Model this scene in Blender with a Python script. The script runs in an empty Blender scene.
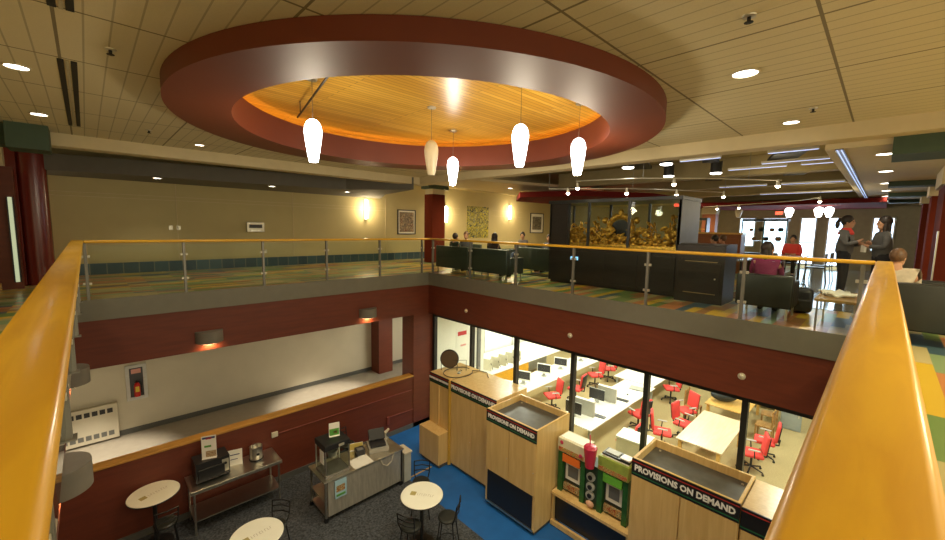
import bpy, bmesh, math, random
from mathutils import Vector, Matrix
random.seed(7)
PI = math.pi
SC = bpy.context.scene
COL = SC.collection

# ------------------------------------------------------------------ camera
cam_d = bpy.data.cameras.new('camera')
cam = bpy.data.objects.new('camera', cam_d)
COL.objects.link(cam)
F_PX, YAW, PIT, ROL, ZC = 398.24, 0.8017, 0.1065, 0.0184, 1.4172
fw = Vector((math.cos(YAW) * math.cos(PIT), math.sin(YAW) * math.cos(PIT), -math.sin(PIT)))
rt = fw.cross(Vector((0, 0, 1))).normalized()
up = rt.cross(fw)
rt2 = rt * math.cos(ROL) + up * math.sin(ROL)
up2 = -rt * math.sin(ROL) + up * math.cos(ROL)
m3 = Matrix((rt2, up2, -fw)).transposed()
cam.matrix_world = Matrix.Translation((0, 0, ZC)) @ m3.to_4x4()
cam_d.sensor_width = 36
cam_d.lens = F_PX / 945 * 36
cam_d.clip_start = 0.02
cam_d.clip_end = 200
SC.camera = cam

# ------------------------------------------------------------------ world, exposure, large lights
w = bpy.data.worlds.new('world')
SC.world = w
w.use_nodes = True
bg = w.node_tree.nodes['Background']
bg.inputs[0].default_value = (1.0, 0.87, 0.58, 1)
bg.inputs[1].default_value = 0.95
SC.view_settings.view_transform = 'Standard'
SC.view_settings.look = 'None'
SC.view_settings.gamma = 1
SC.view_settings.use_curve_mapping = False
SC.view_settings.exposure = 0.30
WARM = (1.0, 0.83, 0.50)
WHITE = (1.0, 0.95, 0.82)


def light(kind, name, loc, power, color=WARM, size=0.1, spot=None, rot=(0, 0, 0), sy=None, blend=0.6):
    d = bpy.data.lights.new(name, kind)
    d.energy = power
    d.color = color
    if kind == 'AREA':
        d.size = size
        if sy:
            d.shape = 'RECTANGLE'
            d.size_y = sy
    else:
        d.shadow_soft_size = size
    if kind == 'SPOT':
        d.spot_size = spot
        d.spot_blend = blend
    o = bpy.data.objects.new(name, d)
    o.location = loc
    o.rotation_euler = rot
    COL.objects.link(o)
    return o


# troffers of the computer lab ceiling (behind the fascia, above the desks)
for tx in (9.3, 12.2, 15.2):
    for ty in (0.8, 4.2, 7.6, 10.2):
        light('AREA', 'lab_light', (tx, ty, -1.36), 66, WHITE, 1.2, sy=0.6)
# fill lamps without fixtures, added to brighten the gallery level
for (x, y, p) in ((-2.5, 2, 60), (2, -2.2, 110), (6.5, -2.2, 110), (12, -2.2, 80),
                  (9.3, 8.5, 60), (12, 11, 90), (16, 11.5, 90), (17, 6, 90), (20.3, 1.5, 50), (12, 6.5, 30)):
    light('AREA', 'gallery_fill', (x, y, 2.58), p, WARM, 0.8)
# pools of light on the corridor floor, and soft lamps above the cafe corner
for x in (-0.3, 5.3):
    light("SPOT", "corridor_light", (x, 12.05, -1.3), 560, (1, 0.88, 0.68), 0.06, 1.2)

# ------------------------------------------------------------------ materials
MATS = {}


def mat(name, col, rough=0.5, metal=0.0, var=0.06, scale=6.0, bump=0.0, spec=0.5, coat=0.0, stretch=None, emit=None):
    if name in MATS:
        return MATS[name]
    m = bpy.data.materials.new(name)
    m.use_nodes = True
    nt = m.node_tree
    b = nt.nodes['Principled BSDF']
    tc = nt.nodes.new('ShaderNodeTexCoord')
    mp = nt.nodes.new('ShaderNodeMapping')
    nz = nt.nodes.new('ShaderNodeTexNoise')
    nz.inputs['Scale'].default_value = scale
    nz.inputs['Detail'].default_value = 3
    if stretch:
        mp.inputs['Scale'].default_value = stretch
    nt.links.new(tc.outputs['Object'], mp.inputs[0])
    nt.links.new(mp.outputs[0], nz.inputs['Vector'])
    cr = nt.nodes.new('ShaderNodeValToRGB')
    cr.color_ramp.elements[0].position = 0.3
    cr.color_ramp.elements[1].position = 0.7
    cr.color_ramp.elements[0].color = tuple(max(0, c * (1 - var)) for c in col) + (1,)
    cr.color_ramp.elements[1].color = tuple(min(1, c * (1 + var)) for c in col) + (1,)
    nt.links.new(nz.outputs['Fac'], cr.inputs[0])
    nt.links.new(cr.outputs[0], b.inputs['Base Color'])
    b.inputs['Roughness'].default_value = rough
    b.inputs['Metallic'].default_value = metal
    b.inputs['Specular IOR Level'].default_value = spec
    b.inputs['Coat Weight'].default_value = coat
    b.inputs['Coat Roughness'].default_value = 0.12
    if bump:
        bp = nt.nodes.new('ShaderNodeBump')
        bp.inputs['Strength'].default_value = bump
        bp.inputs['Distance'].default_value = 0.01
        nt.links.new(nz.outputs['Fac'], bp.inputs['Height'])
        nt.links.new(bp.outputs[0], b.inputs['Normal'])
    if emit:
        b.inputs['Emission Color'].default_value = tuple(emit[:3]) + (1,)
        b.inputs['Emission Strength'].default_value = emit[3]
    MATS[name] = m
    return m


def glass_mat(name, tint=(0.93, 0.97, 0.95), refl=0.06, rough=0.02):
    m = bpy.data.materials.new(name)
    m.use_nodes = True
    nt = m.node_tree
    nt.nodes.remove(nt.nodes['Principled BSDF'])
    out = nt.nodes['Material Output']
    tr = nt.nodes.new('ShaderNodeBsdfTransparent')
    tr.inputs[0].default_value = tint + (1,)
    gl = nt.nodes.new('ShaderNodeBsdfGlossy')
    gl.inputs['Roughness'].default_value = rough
    fr = nt.nodes.new('ShaderNodeFresnel')
    fr.inputs['IOR'].default_value = 1.35
    ge = nt.nodes.new('ShaderNodeNewGeometry')
    inv = nt.nodes.new('ShaderNodeMath')
    inv.operation = 'SUBTRACT'
    inv.inputs[0].default_value = 1.0
    nt.links.new(ge.outputs['Backfacing'], inv.inputs[1])
    mu = nt.nodes.new('ShaderNodeMath')
    mu.operation = 'MULTIPLY'
    nt.links.new(fr.outputs[0], mu.inputs[0])
    nt.links.new(inv.outputs[0], mu.inputs[1])
    mx = nt.nodes.new('ShaderNodeMixShader')
    nt.links.new(mu.outputs[0], mx.inputs[0])
    nt.links.new(tr.outputs[0], mx.inputs[1])
    nt.links.new(gl.outputs[0], mx.inputs[2])
    nt.links.new(mx.outputs[0], out.inputs[0])
    MATS[name] = m
    return m


def grid_mat(name, base, line, sx, sy, ox, oy, lw=0.006, heavy=8, rough=0.8, lw2=0.012):
    """plank tiles: fine joints every sx along x, cross joints every sy along y, every `heavy`-th x joint wide"""
    m = bpy.data.materials.new(name)
    m.use_nodes = True
    nt = m.node_tree
    b = nt.nodes['Principled BSDF']
    b.inputs['Roughness'].default_value = rough
    geo = nt.nodes.new('ShaderNodeTexCoord')
    sep = nt.nodes.new('ShaderNodeSeparateXYZ')
    nt.links.new(geo.outputs['Object'], sep.inputs[0])

    def mth(op, a, b_=None):
        n = nt.nodes.new('ShaderNodeMath')
        n.operation = op
        for i, v in enumerate((a, b_)):
            if v is None:
                continue
            if isinstance(v, (int, float)):
                n.inputs[i].default_value = v
            else:
                nt.links.new(v, n.inputs[i])
        return n.outputs[0]

    def lines(src, off, step, width):
        t = mth('DIVIDE', mth('SUBTRACT', src, off), step)
        f = mth('FRACT', mth('ADD', t, 1000.5))
        d = mth('ABSOLUTE', mth('SUBTRACT', f, 0.5))
        return mth('LESS_THAN', d, width / step)
    a = lines(sep.outputs[0], ox, sx, lw * 0.5)
    h = lines(sep.outputs[0], ox, sx * heavy, lw2 * 0.5)
    c = lines(sep.outputs[1], oy, sy, lw2 * 0.5)
    k = mth('MINIMUM', mth('ADD', mth('ADD', mth('MULTIPLY', a, 0.5), h), c), 1.0)
    nz = nt.nodes.new('ShaderNodeTexNoise')
    nz.inputs['Scale'].default_value = 60
    nt.links.new(geo.outputs['Object'], nz.inputs['Vector'])
    v = nt.nodes.new('ShaderNodeMixRGB')
    v.inputs[1].default_value = tuple(x * 0.93 for x in base) + (1,)
    v.inputs[2].default_value = tuple(min(1, x * 1.05) for x in base) + (1,)
    nt.links.new(nz.outputs['Fac'], v.inputs[0])
    mx = nt.nodes.new('ShaderNodeMixRGB')
    nt.links.new(k, mx.inputs[0])
    nt.links.new(v.outputs[0], mx.inputs[1])
    mx.inputs[2].default_value = line + (1,)
    nt.links.new(mx.outputs[0], b.inputs['Base Color'])
    MATS[name] = m
    return m


def brick_mat(name, cols, bw, bh, mortar=0.0, mcol=(0.1, 0.1, 0.1), rough=0.3, rot=0.0, offset=0.5, scale=1.0, plane='xy', spec=0.5, squash=1.0):
    m = bpy.data.materials.new(name)
    m.use_nodes = True
    nt = m.node_tree
    b = nt.nodes['Principled BSDF']
    b.inputs['Roughness'].default_value = rough
    b.inputs['Specular IOR Level'].default_value = spec
    tc = nt.nodes.new('ShaderNodeTexCoord')
    mp = nt.nodes.new('ShaderNodeMapping')
    if plane == 'xz':
        mp.inputs['Rotation'].default_value = (-PI / 2, 0, 0)
    else:
        mp.inputs['Rotation'].default_value = (0, 0, rot)
    nt.links.new(tc.outputs['Object'], mp.inputs[0])
    br = nt.nodes.new('ShaderNodeTexBrick')
    br.offset = offset
    br.inputs['Color1'].default_value = (0, 0, 0, 1)
    br.inputs['Color2'].default_value = (1, 1, 1, 1)
    br.inputs['Mortar'].default_value = (0, 0, 0, 1)
    br.inputs['Scale'].default_value = scale
    br.inputs['Mortar Size'].default_value = mortar
    br.inputs['Brick Width'].default_value = bw
    br.inputs['Row Height'].default_value = bh
    nt.links.new(mp.outputs[0], br.inputs['Vector'])
    cr = nt.nodes.new('ShaderNodeValToRGB')
    cr.color_ramp.interpolation = 'CONSTANT'
    e = cr.color_ramp.elements
    n = len(cols)
    e[0].position = 0
    e[0].color = cols[0] + (1,)
    e[1].position = 1.0 / n
    e[1].color = cols[1] + (1,)
    for i in range(2, n):
        q = e.new(i / n)
        q.color = cols[i] + (1,)
    nt.links.new(br.outputs['Color'], cr.inputs[0])
    mx = nt.nodes.new('ShaderNodeMixRGB')
    nt.links.new(br.outputs['Fac'], mx.inputs[0])
    nt.links.new(cr.outputs[0], mx.inputs[1])
    mx.inputs[2].default_value = mcol + (1,)
    nt.links.new(mx.outputs[0], b.inputs['Base Color'])
    MATS[name] = m
    return m


def wood_mat(name, c1, c2, rough=0.35, axis=(14, 1.2, 14), coat=0.3):
    m = bpy.data.materials.new(name)
    m.use_nodes = True
    nt = m.node_tree
    b = nt.nodes['Principled BSDF']
    b.inputs['Roughness'].default_value = rough
    b.inputs['Coat Weight'].default_value = coat
    b.inputs['Coat Roughness'].default_value = 0.15
    tc = nt.nodes.new('ShaderNodeTexCoord')
    mp = nt.nodes.new('ShaderNodeMapping')
    mp.inputs['Scale'].default_value = axis
    nt.links.new(tc.outputs['Object'], mp.inputs[0])
    nz = nt.nodes.new('ShaderNodeTexNoise')
    nz.inputs['Scale'].default_value = 1.6
    nz.inputs['Detail'].default_value = 6
    nz.inputs['Distortion'].default_value = 0.8
    nt.links.new(mp.outputs[0], nz.inputs['Vector'])
    cr = nt.nodes.new('ShaderNodeValToRGB')
    cr.color_ramp.elements[0].position = 0.32
    cr.color_ramp.elements[1].position = 0.68
    cr.color_ramp.elements[0].color = c1 + (1,)
    cr.color_ramp.elements[1].color = c2 + (1,)
    nt.links.new(nz.outputs['Fac'], cr.inputs[0])
    nt.links.new(cr.outputs[0], b.inputs['Base Color'])
    MATS[name] = m
    return m


def emit_mat(name, col, s):
    return mat(name, tuple(min(1, c) for c in col), 0.6, emit=col + (s,), var=0.01)


M_ceil = grid_mat('ceiling_planks', (0.66, 0.58, 0.37), (0.22, 0.18, 0.10), 0.155, 1.227, -0.08, 0.435, lw=0.013, lw2=0.022)
M_ceil2 = mat('ceiling_paint', (0.46, 0.40, 0.26), 0.85)
M_cream = mat('cream_paint', (0.60, 0.50, 0.30), 0.8, var=0.03)
M_olive = mat('olive_paint', (0.30, 0.24, 0.12), 0.85)
M_greyfascia = mat('grey_steel_paint', (0.165, 0.155, 0.115), 0.5, var=0.04)
M_greysoff = mat('slate_paint', (0.14, 0.13, 0.11), 0.8, var=0.04)
M_red = mat('oxblood_paint', (0.135, 0.026, 0.009), 0.55, var=0.12, scale=2.0, stretch=(1, 1, 8))
M_redring = mat('terracotta_paint', (0.15, 0.028, 0.009), 0.52, var=0.04, scale=1.5)
M_redmatte = mat('oxblood_matte', (0.13, 0.022, 0.010), 0.95, spec=0.1)
M_wall = mat('khaki_wall', (0.50, 0.42, 0.21), 0.8, var=0.03, scale=2)
M_white = mat('ivory_wall', (0.62, 0.57, 0.45), 0.8, var=0.03, scale=2)
M_labwall = mat('lab_white_wall', (0.80, 0.79, 0.68), 0.8, var=0.02)
M_strip = brick_mat('strip_floor', [(0.52, 0.44, 0.20), (0.16, 0.26, 0.07), (0.66, 0.43, 0.03), (0.34, 0.16, 0.05), (0.06, 0.12, 0.15), (0.46, 0.40, 0.17), (0.24, 0.34, 0.16), (0.55, 0.22, 0.07)],
                    0.95, 0.16, rough=0.28, offset=0.37)
M_bluetile = brick_mat('blue_base_tile', [(0.035, 0.07, 0.09), (0.045, 0.09, 0.11), (0.03, 0.06, 0.08)], 0.33, 0.33, 0.012, (0.16, 0.17, 0.14), 0.3, plane='xz', offset=0)
M_oak = wood_mat('oak_rail', (0.66, 0.34, 0.012), (0.80, 0.46, 0.022), 0.42, (9, 1.0, 9), 0.35)
M_oakx = wood_mat('oak_rail_x', (0.66, 0.34, 0.012), (0.80, 0.46, 0.022), 0.42, (1.0, 9, 9), 0.35)
M_cap = wood_mat('oak_cap', (0.42, 0.20, 0.03), (0.55, 0.29, 0.05), 0.4, (1, 9, 9), 0.3)
M_maple = wood_mat('maple_laminate', (0.62, 0.40, 0.14), (0.72, 0.50, 0.20), 0.4, (9, 9, 0.7), 0.1)
M_slat = brick_mat('slatted_wood_ceiling', [(0.66, 0.36, 0.04), (0.72, 0.41, 0.06), (0.60, 0.31, 0.035)], 2.6, 0.085, 0.006, (0.32, 0.15, 0.02), 0.3)
M_steel = mat('brushed_steel', (0.66, 0.64, 0.57), 0.30, 1.0, 0.12, 20, stretch=(1, 12, 1))
M_post = mat('grey_post', (0.23, 0.22, 0.19), 0.42, 0.5, 0.05)
M_clip = mat('clip_steel', (0.62, 0.58, 0.46), 0.35, 0.6)
M_black = mat('black_metal', (0.012, 0.012, 0.013), 0.4)
M_frame = mat('dark_frame', (0.018, 0.020, 0.019), 0.4)
M_blackpl = mat('black_plastic', (0.018, 0.018, 0.020), 0.35)
M_leather = mat('dark_leather', (0.020, 0.022, 0.018), 0.42, var=0.15)
M_greenleather = mat('green_leather', (0.025, 0.036, 0.026), 0.42, var=0.15)
M_espresso = mat('espresso_wood', (0.022, 0.018, 0.015), 0.35, var=0.2, stretch=(1, 1, 8))
M_carpet = mat('speckled_carpet', (0.060, 0.066, 0.072), 0.95, var=0.7, scale=28, bump=0.3)
M_blue = mat('blue_vinyl', (0.010, 0.112, 0.37), 0.55, var=0.10, scale=3)
M_labcarpet = mat('lab_carpet', (0.44, 0.35, 0.17), 0.95, var=0.10, scale=30)
M_corr = mat('corridor_floor', (0.35, 0.31, 0.25), 0.55, var=0.05)
M_base = mat('slate_base', (0.10, 0.10, 0.09), 0.6)
M_glass = glass_mat('clear_glass')
M_tableA = mat('ivory_laminate', (0.86, 0.85, 0.70), 0.35, var=0.02)
M_paper = mat('paper', (0.85, 0.82, 0.72), 0.7, var=0.02)
M_lamp = emit_mat('lamp_glow', (1.0, 0.95, 0.90), 9.0)
M_lampoff = mat('opal_glass_unlit', (0.75, 0.66, 0.45), 0.3)
M_down = emit_mat('downlight_glow', (1.0, 0.95, 0.85), 9.0)
M_day = emit_mat('daylight_pane', (0.62, 0.80, 1.0), 3.2)
M_green = mat('forest_green_paint', (0.045, 0.075, 0.045), 0.7)
M_redfab = mat('red_fabric', (0.72, 0.06, 0.05), 0.8)
M_whitedesk = mat('white_desk', (0.86, 0.84, 0.76), 0.4, var=0.01)
M_greypl = mat('grey_plastic', (0.42, 0.43, 0.38), 0.5)
M_gold = mat('gilded_carving', (0.62, 0.34, 0.05), 0.38, 0.65, 0.5, 18, bump=0.6)
M_greypanel = mat('grey_laminate', (0.15, 0.15, 0.14), 0.5)
M_skin = mat('skin', (0.55, 0.30, 0.18), 0.6, var=0.05)
M_hair = mat('dark_hair', (0.022, 0.014, 0.010), 0.5, var=0.3, scale=30)
M_brownhair = mat('brown_hair', (0.12, 0.06, 0.025), 0.5, var=0.3, scale=30)

# ------------------------------------------------------------------ mesh builder


class MB:
    def __init__(s):
        s.bm = bmesh.new()

    def _x(s, n0, M):
        s.bm.verts.ensure_lookup_table()
        for v in s.bm.verts[n0:]:
            v.co = M @ v.co

    def box(s, x0, x1, y0, y1, z0, z1, b=0.0, seg=2, M=None):
        n0 = len(s.bm.verts)
        t = bmesh.new()
        bmesh.ops.create_cube(t, size=1)
        for v in t.verts:
            v.co = Vector(((x0 + x1) / 2 + v.co.x * (x1 - x0), (y0 + y1) / 2 + v.co.y * (y1 - y0), (z0 + z1) / 2 + v.co.z * (z1 - z0)))
        if b > 0:
            b = min(b, 0.45 * min(abs(x1 - x0), abs(y1 - y0), abs(z1 - z0)))
            bmesh.ops.bevel(t, geom=t.edges[:], offset=b, segments=seg, affect='EDGES', profile=0.5)
        s._merge(t, M)
        return s

    def _merge(s, t, M=None):
        if M is not None:
            bmesh.ops.transform(t, matrix=M, verts=t.verts)
        me = bpy.data.meshes.new('tmp')
        t.to_mesh(me)
        t.free()
        s.bm.from_mesh(me)
        bpy.data.meshes.remove(me)

    def cyl(s, p0, p1, r0, r1=None, n=16, cap=True):
        r1 = r0 if r1 is None else r1
        p0, p1 = Vector(p0), Vector(p1)
        d = p1 - p0
        t = bmesh.new()
        bmesh.ops.create_cone(t, cap_ends=cap, segments=n, radius1=r0, radius2=r1, depth=d.length)
        M = Matrix.Translation((p0 + p1) / 2) @ d.to_track_quat('Z', 'Y').to_matrix().to_4x4()
        s._merge(t, M)
        return s

    def tube(s, pts, r, n=8):
        pts = [Vector(p) for p in pts]
        rings = []
        prev = None
        for i, p in enumerate(pts):
            d = (pts[min(i + 1, len(pts) - 1)] - pts[max(i - 1, 0)]).normalized()
            a = d.orthogonal().normalized() if prev is None else (prev - d * prev.dot(d)).normalized()
            prev = a
            b = d.cross(a)
            rr = r[i] if isinstance(r, (list, tuple)) else r
            rings.append([s.bm.verts.new(p + (a * math.cos(2 * PI * k / n) + b * math.sin(2 * PI * k / n)) * rr) for k in range(n)])
        for i in range(len(rings) - 1):
            for k in range(n):
                s.bm.faces.new((rings[i][k], rings[i][(k + 1) % n], rings[i + 1][(k + 1) % n], rings[i + 1][k]))
        s.bm.faces.new(rings[0][::-1])
        s.bm.faces.new(rings[-1])
        return s

    def lathe(s, prof, c=(0, 0, 0), n=24, sx=1.0, sy=1.0):
        rings = []
        for r, z in prof:
            if r < 1e-5:
                rings.append([s.bm.verts.new((c[0], c[1], c[2] + z))])
            else:
                rings.append([s.bm.verts.new((c[0] + sx * r * math.cos(2 * PI * k / n), c[1] + sy * r * math.sin(2 * PI * k / n), c[2] + z)) for k in range(n)])
        for A, B in zip(rings, rings[1:]):
            for k in range(n):
                k2 = (k + 1) % n
                if len(A) == 1 and len(B) > 1:
                    s.bm.faces.new((A[0], B[k2], B[k]))
                elif len(B) == 1 and len(A) > 1:
                    s.bm.faces.new((A[k], A[k2], B[0]))
                elif len(A) > 1:
                    s.bm.faces.new((A[k], A[k2], B[k2], B[k]))
        return s

    def ring(s, cx, cy, ri, ro, z0, z1, n=96, sy=1.0):
        prof = [(ri, z0), (ro, z0), (ro, z1), (ri, z1), (ri, z0)]
        rs = [[s.bm.verts.new((cx + r * math.cos(2 * PI * k / n), cy + sy * r * math.sin(2 * PI * k / n), z)) for k in range(n)] for r, z in prof[:4]]
        for i in range(4):
            A, B = rs[i], rs[(i + 1) % 4]
            for k in range(n):
                s.bm.faces.new((A[k], A[(k + 1) % n], B[(k + 1) % n], B[k]))
        return s

    def prism(s, poly, z0, z1, M=None):
        t = bmesh.new()
        a = [t.verts.new((x, y, z0)) for x, y in poly]
        b = [t.verts.new((x, y, z1)) for x, y in poly]
        n = len(poly)
        t.faces.new(a[::-1])
        t.faces.new(b)
        for k in range(n):
            t.faces.new((a[k], a[(k + 1) % n], b[(k + 1) % n], b[k]))
        s._merge(t, M)
        return s

    def ball(s, c, r, sx=1, sy=1, sz=1, u=16, v=10, M=None):
        t = bmesh.new()
        bmesh.ops.create_uvsphere(t, u_segments=u, v_segments=v, radius=r)
        X = Matrix.Translation(c) @ (M if M is not None else Matrix.Identity(4)) @ Matrix.Diagonal((sx, sy, sz, 1))
        s._merge(t, X)
        return s

    def build(s, name, m, parent=None, smooth=False, loc=None, rz=0.0):
        me = bpy.data.meshes.new(name)
        bmesh.ops.recalc_face_normals(s.bm, faces=s.bm.faces[:])
        s.bm.to_mesh(me)
        s.bm.free()
        me.materials.append(m)
        if smooth:
            me.shade_smooth()
            try:
                me.set_sharp_from_angle(angle=math.radians(40))
            except Exception:
                pass
        o = bpy.data.objects.new(name, me)
        COL.objects.link(o)
        if parent:
            o.parent = parent
        if loc is not None:
            o.location = loc
        o.rotation_euler = (0, 0, rz)
        return o


def tag(o, label, cat, group=None, kind=None):
    o['label'] = label
    o['category'] = cat
    if group:
        o['group'] = group
    if kind:
        o['kind'] = kind
    return o


def thing(name, label, cat, loc=(0, 0, 0), rz=0.0, group=None):
    o = bpy.data.objects.new(name, None)
    COL.objects.link(o)
    o.location = loc
    o.rotation_euler = (0, 0, rz)
    return tag(o, label, cat, group)


def struct(name, mb, m, smooth=False):
    o = mb.build(name, m, smooth=smooth)
    o['kind'] = 'structure'
    return o


def copy_tree(o, parent=None):
    c = o.copy()
    COL.objects.link(c)
    if parent:
        c.parent = parent
    for ch in [k for k in COL.objects if k.parent == o]:
        copy_tree(ch, c)
    return c


def dup(o, loc, rz, label, group=None):
    c = copy_tree(o)
    c.location = loc
    c.rotation_euler = (0, 0, rz)
    c['label'] = label
    if group:
        c['group'] = group
    return c


def text(body, size, M, m, name, parent=None, ext=0.001, bold=0.0, align='CENTER', sx=1.0):
    cu = bpy.data.curves.new('t', 'FONT')
    cu.body = body
    cu.size = size
    cu.extrude = ext
    cu.offset = bold
    cu.align_x = align
    cu.align_y = 'CENTER'
    cu.resolution_u = 2
    t = bpy.data.objects.new('t', cu)
    COL.objects.link(t)
    dg = bpy.context.evaluated_depsgraph_get()
    me = bpy.data.meshes.new_from_object(t.evaluated_get(dg))
    bpy.data.objects.remove(t)
    me.transform(M @ Matrix.Diagonal((sx, 1, 1, 1)))
    me.materials.clear()
    me.materials.append(m)
    me.name = name
    o = bpy.data.objects.new(name, me)
    COL.objects.link(o)
    if parent:
        o.parent = parent
    return o


def frame_mat(origin, xd, yd):
    xd, yd = Vector(xd).normalized(), Vector(yd).normalized()
    zd = xd.cross(yd)
    return Matrix.Translation(origin) @ Matrix((xd, yd, zd)).transposed().to_4x4()
# ------------------------------------------------------------------ the setting
X0, X1, Y0, Y1 = -0.055, 7.50, 0.07, 9.685
XE, YE = -0.33, -0.10
# gallery floor round the opening
f = MB()
f.box(-6, 23, Y1, 14.3, -0.34, 0)
f.box(X1, 23, -5, Y1, -0.34, 0)
f.box(-6, XE, -5, Y1, -0.34, 0)
f.box(XE, X1, -5, YE, -0.34, 0)
struct('floor', f, M_strip)
# polished stone floor of the study area, set into the strips
f = MB()
f.box(9.9, 22, -3.0, 2.4, 0.0, 0.006)
struct('floor', f, mat('polished_stone', (0.20, 0.19, 0.16), 0.10, var=0.15, scale=4))
# grey edge boards
f = MB()
f.box(XE, X1, Y1 - 0.03, Y1, -0.36, 0.02)
f.box(X1 - 0.03, X1, YE, Y1 - 0.03, -0.36, 0.02)
f.box(XE, XE + 0.03, YE, Y1 - 0.03, -0.36, 0.02)
f.box(XE + 0.03, X1 - 0.03, YE, YE + 0.03, -0.36, 0.02)
struct('trim_1', f, M_greyfascia)
# oxblood bulkhead below the edge
f = MB()
f.box(XE, X1 + 0.02, Y1 + 0.0, Y1 + 0.2, -1.24, -0.34)
f.box(X1, X1 + 0.2, YE, Y1, -1.24, -0.34)
f.box(XE - 0.2, XE, YE, Y1, -1.24, -0.34)
f.box(XE, X1, YE - 0.2, YE, -1.24, -0.34)
struct('trim_2', f, M_red)
# lower floors
f = MB()
f.box(-1.0, 5.36, -3, 9.72, -4.9, -4.8)
struct('floor', f, M_carpet)
f = MB()
f.box(5.36, 7.72, -3, 9.72, -4.9, -4.8)
struct('floor', f, M_blue)
f = MB()
f.box(7.72, 20, -3.5, 11.75, -4.9, -4.8)
struct('floor', f, M_labcarpet)
f = MB()
f.box(-3.0, 9.85, 9.92, 13.64, -4.35, -4.25)
struct('floor', f, M_corr)
# half wall with oak cap between cafe and corridor
f = MB()
f.box(-1.0, 7.72, 9.72, 9.92, -4.9, -3.17)
struct('wall_cafe', f, M_red)
f = MB()
f.box(-1.0, 6.95, 9.69, 9.95, -3.17, -3.12, 0.01)
struct('trim_3', f, M_cap)
f = MB()
f.box(-1.0, 7.7, 9.70, 9.72, -4.8, -4.66)
f.box(-3, 9.85, 13.62, 13.64, -4.25, -4.11)
struct('baseboard_lower', f, M_base)
f = MB()
f.box(-1.2, -1.0, -3, 9.92, -4.9, -1.24)
struct('wall_cafe_left', f, M_red)
f = MB()
f.box(-3, 9.85, 13.64, 13.8, -4.35, -1.24)
f.box(9.85, 9.95, 9.92, 13.8, -4.35, -1.24)
f.box(-3.1, -3, 9.9, 13.8, -4.35, -1.24)
struct('wall_corridor', f, M_white)
f = MB()
f.box(-3, 9.85, 9.92, 13.8, -1.24, -1.2)
f.box(-1.2, XE - 0.2, -3, 9.92, -1.24, -1.2)
struct('ceiling', f, M_ceil2)
# corner pier and corridor pier
f = MB()
f.box(6.95, 7.72, 9.70, 10.3, -4.8, -1.24)
f.box(7.75, 8.35, 13.05, 13.62, -4.25, -1.24)
struct('wall_pier', f, M_red)
# computer lab shell
f = MB()
f.box(9.95, 20, 11.6, 11.75, -4.8, -1.3)
f.box(7.78, 9.95, 9.72, 9.92, -4.8, -1.24)
f.box(9.95, 10.05, 9.72, 11.6, -4.8, -1.3)
f.box(19.8, 20, -3.5, 12, -4.8, -1.3)
f.box(7.78, 20, -3.6, -3.5, -4.8, -1.3)
struct('wall_lab', f, M_labwall)
f = MB()
f.box(7.70, 20, -3.5, 12, -1.3, -1.26)
struct('ceiling', f, M_labwall)
# glass front of the lab
f = MB()
for y in (9.62, 7.93, 6.30, 4.64, 3.00, 1.38, -0.25, -1.9):
    f.box(7.66, 7.78, y - 0.045, y + 0.045, -4.8, -1.24)
f.box(7.67, 7.77, -3, 9.66, -1.36, -1.24)
f.box(7.67, 7.77, -3, 9.66, -4.8, -4.70)
fr = struct('window_1', f, M_frame)
f = MB()
f.box(7.715, 7.725, -3, 9.6, -4.7, -1.36)
pg = f.build('pane', M_glass, fr)

# upper back wall
f = MB()
f.box(-1.2, 22, 14.3, 14.45, 0, 3.2)
struct('wall_back', f, M_wall)
f = MB()                                               # reveals between the wall panels
for z in (2.12, 2.02):
    f.box(-1.2, 8.8, 14.288, 14.302, z, z + 0.012)
for x in (1.9, 5.15, 8.83):
    f.box(x, x + 0.014, 14.288, 14.302, 0.33, 2.55)
for (xa, xb) in ((11.6, 12.9), (15.2, 17.6)):
    for z in (2.02, 2.3):
        f.box(xa, xb, 14.288, 14.302, z, z + 0.012)
struct('trim_4', f, M_cream)
f = MB()
f.box(-1.2, 22, 14.27, 14.3, 0, 0.30)
struct('baseboard_back', f, M_bluetile)
# left end: oxblood wall with a tall door slot
f = MB()
f.box(-4.2, -0.99, 12.2, 12.35, 0, 2.45)
struct('wall_left', f, M_red)
f = MB()
f.box(-4.3, -4.2, -0.5, 12.35, 0, 2.9)  # unseen side wall, added to keep ambient light off the back wall
struct('wall_left', f, M_cream)
f = MB()
f.box(-4.2, -1.10, 12.15, 12.4, 2.45, 3.2)
struct('trim_5', f, M_cream)
f = MB()
f.box(-4.2, -1.28, 12.1, 12.18, 0, 0.14)
struct('baseboard_left', f, M_cap)
f = MB()
f.lathe([(0.235, 0), (0.235, 3.2)], (-0.78, 12.9, 0), 32)
f.box(-1.15, -0.98, 12.7, 12.9, 0, 3.2)
struct('wall_column', f, mat('oxblood_gloss', (0.16, 0.022, 0.014), 0.22, var=0.05), smooth=True)
f = MB()
f.box(-3.2, -0.80, 9.5, 9.88, 2.55, 2.89)
f.box(-0.80, -0.34, 9.3, 9.88, 2.50, 2.89)
struct('trim_6', f, M_green)

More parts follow.
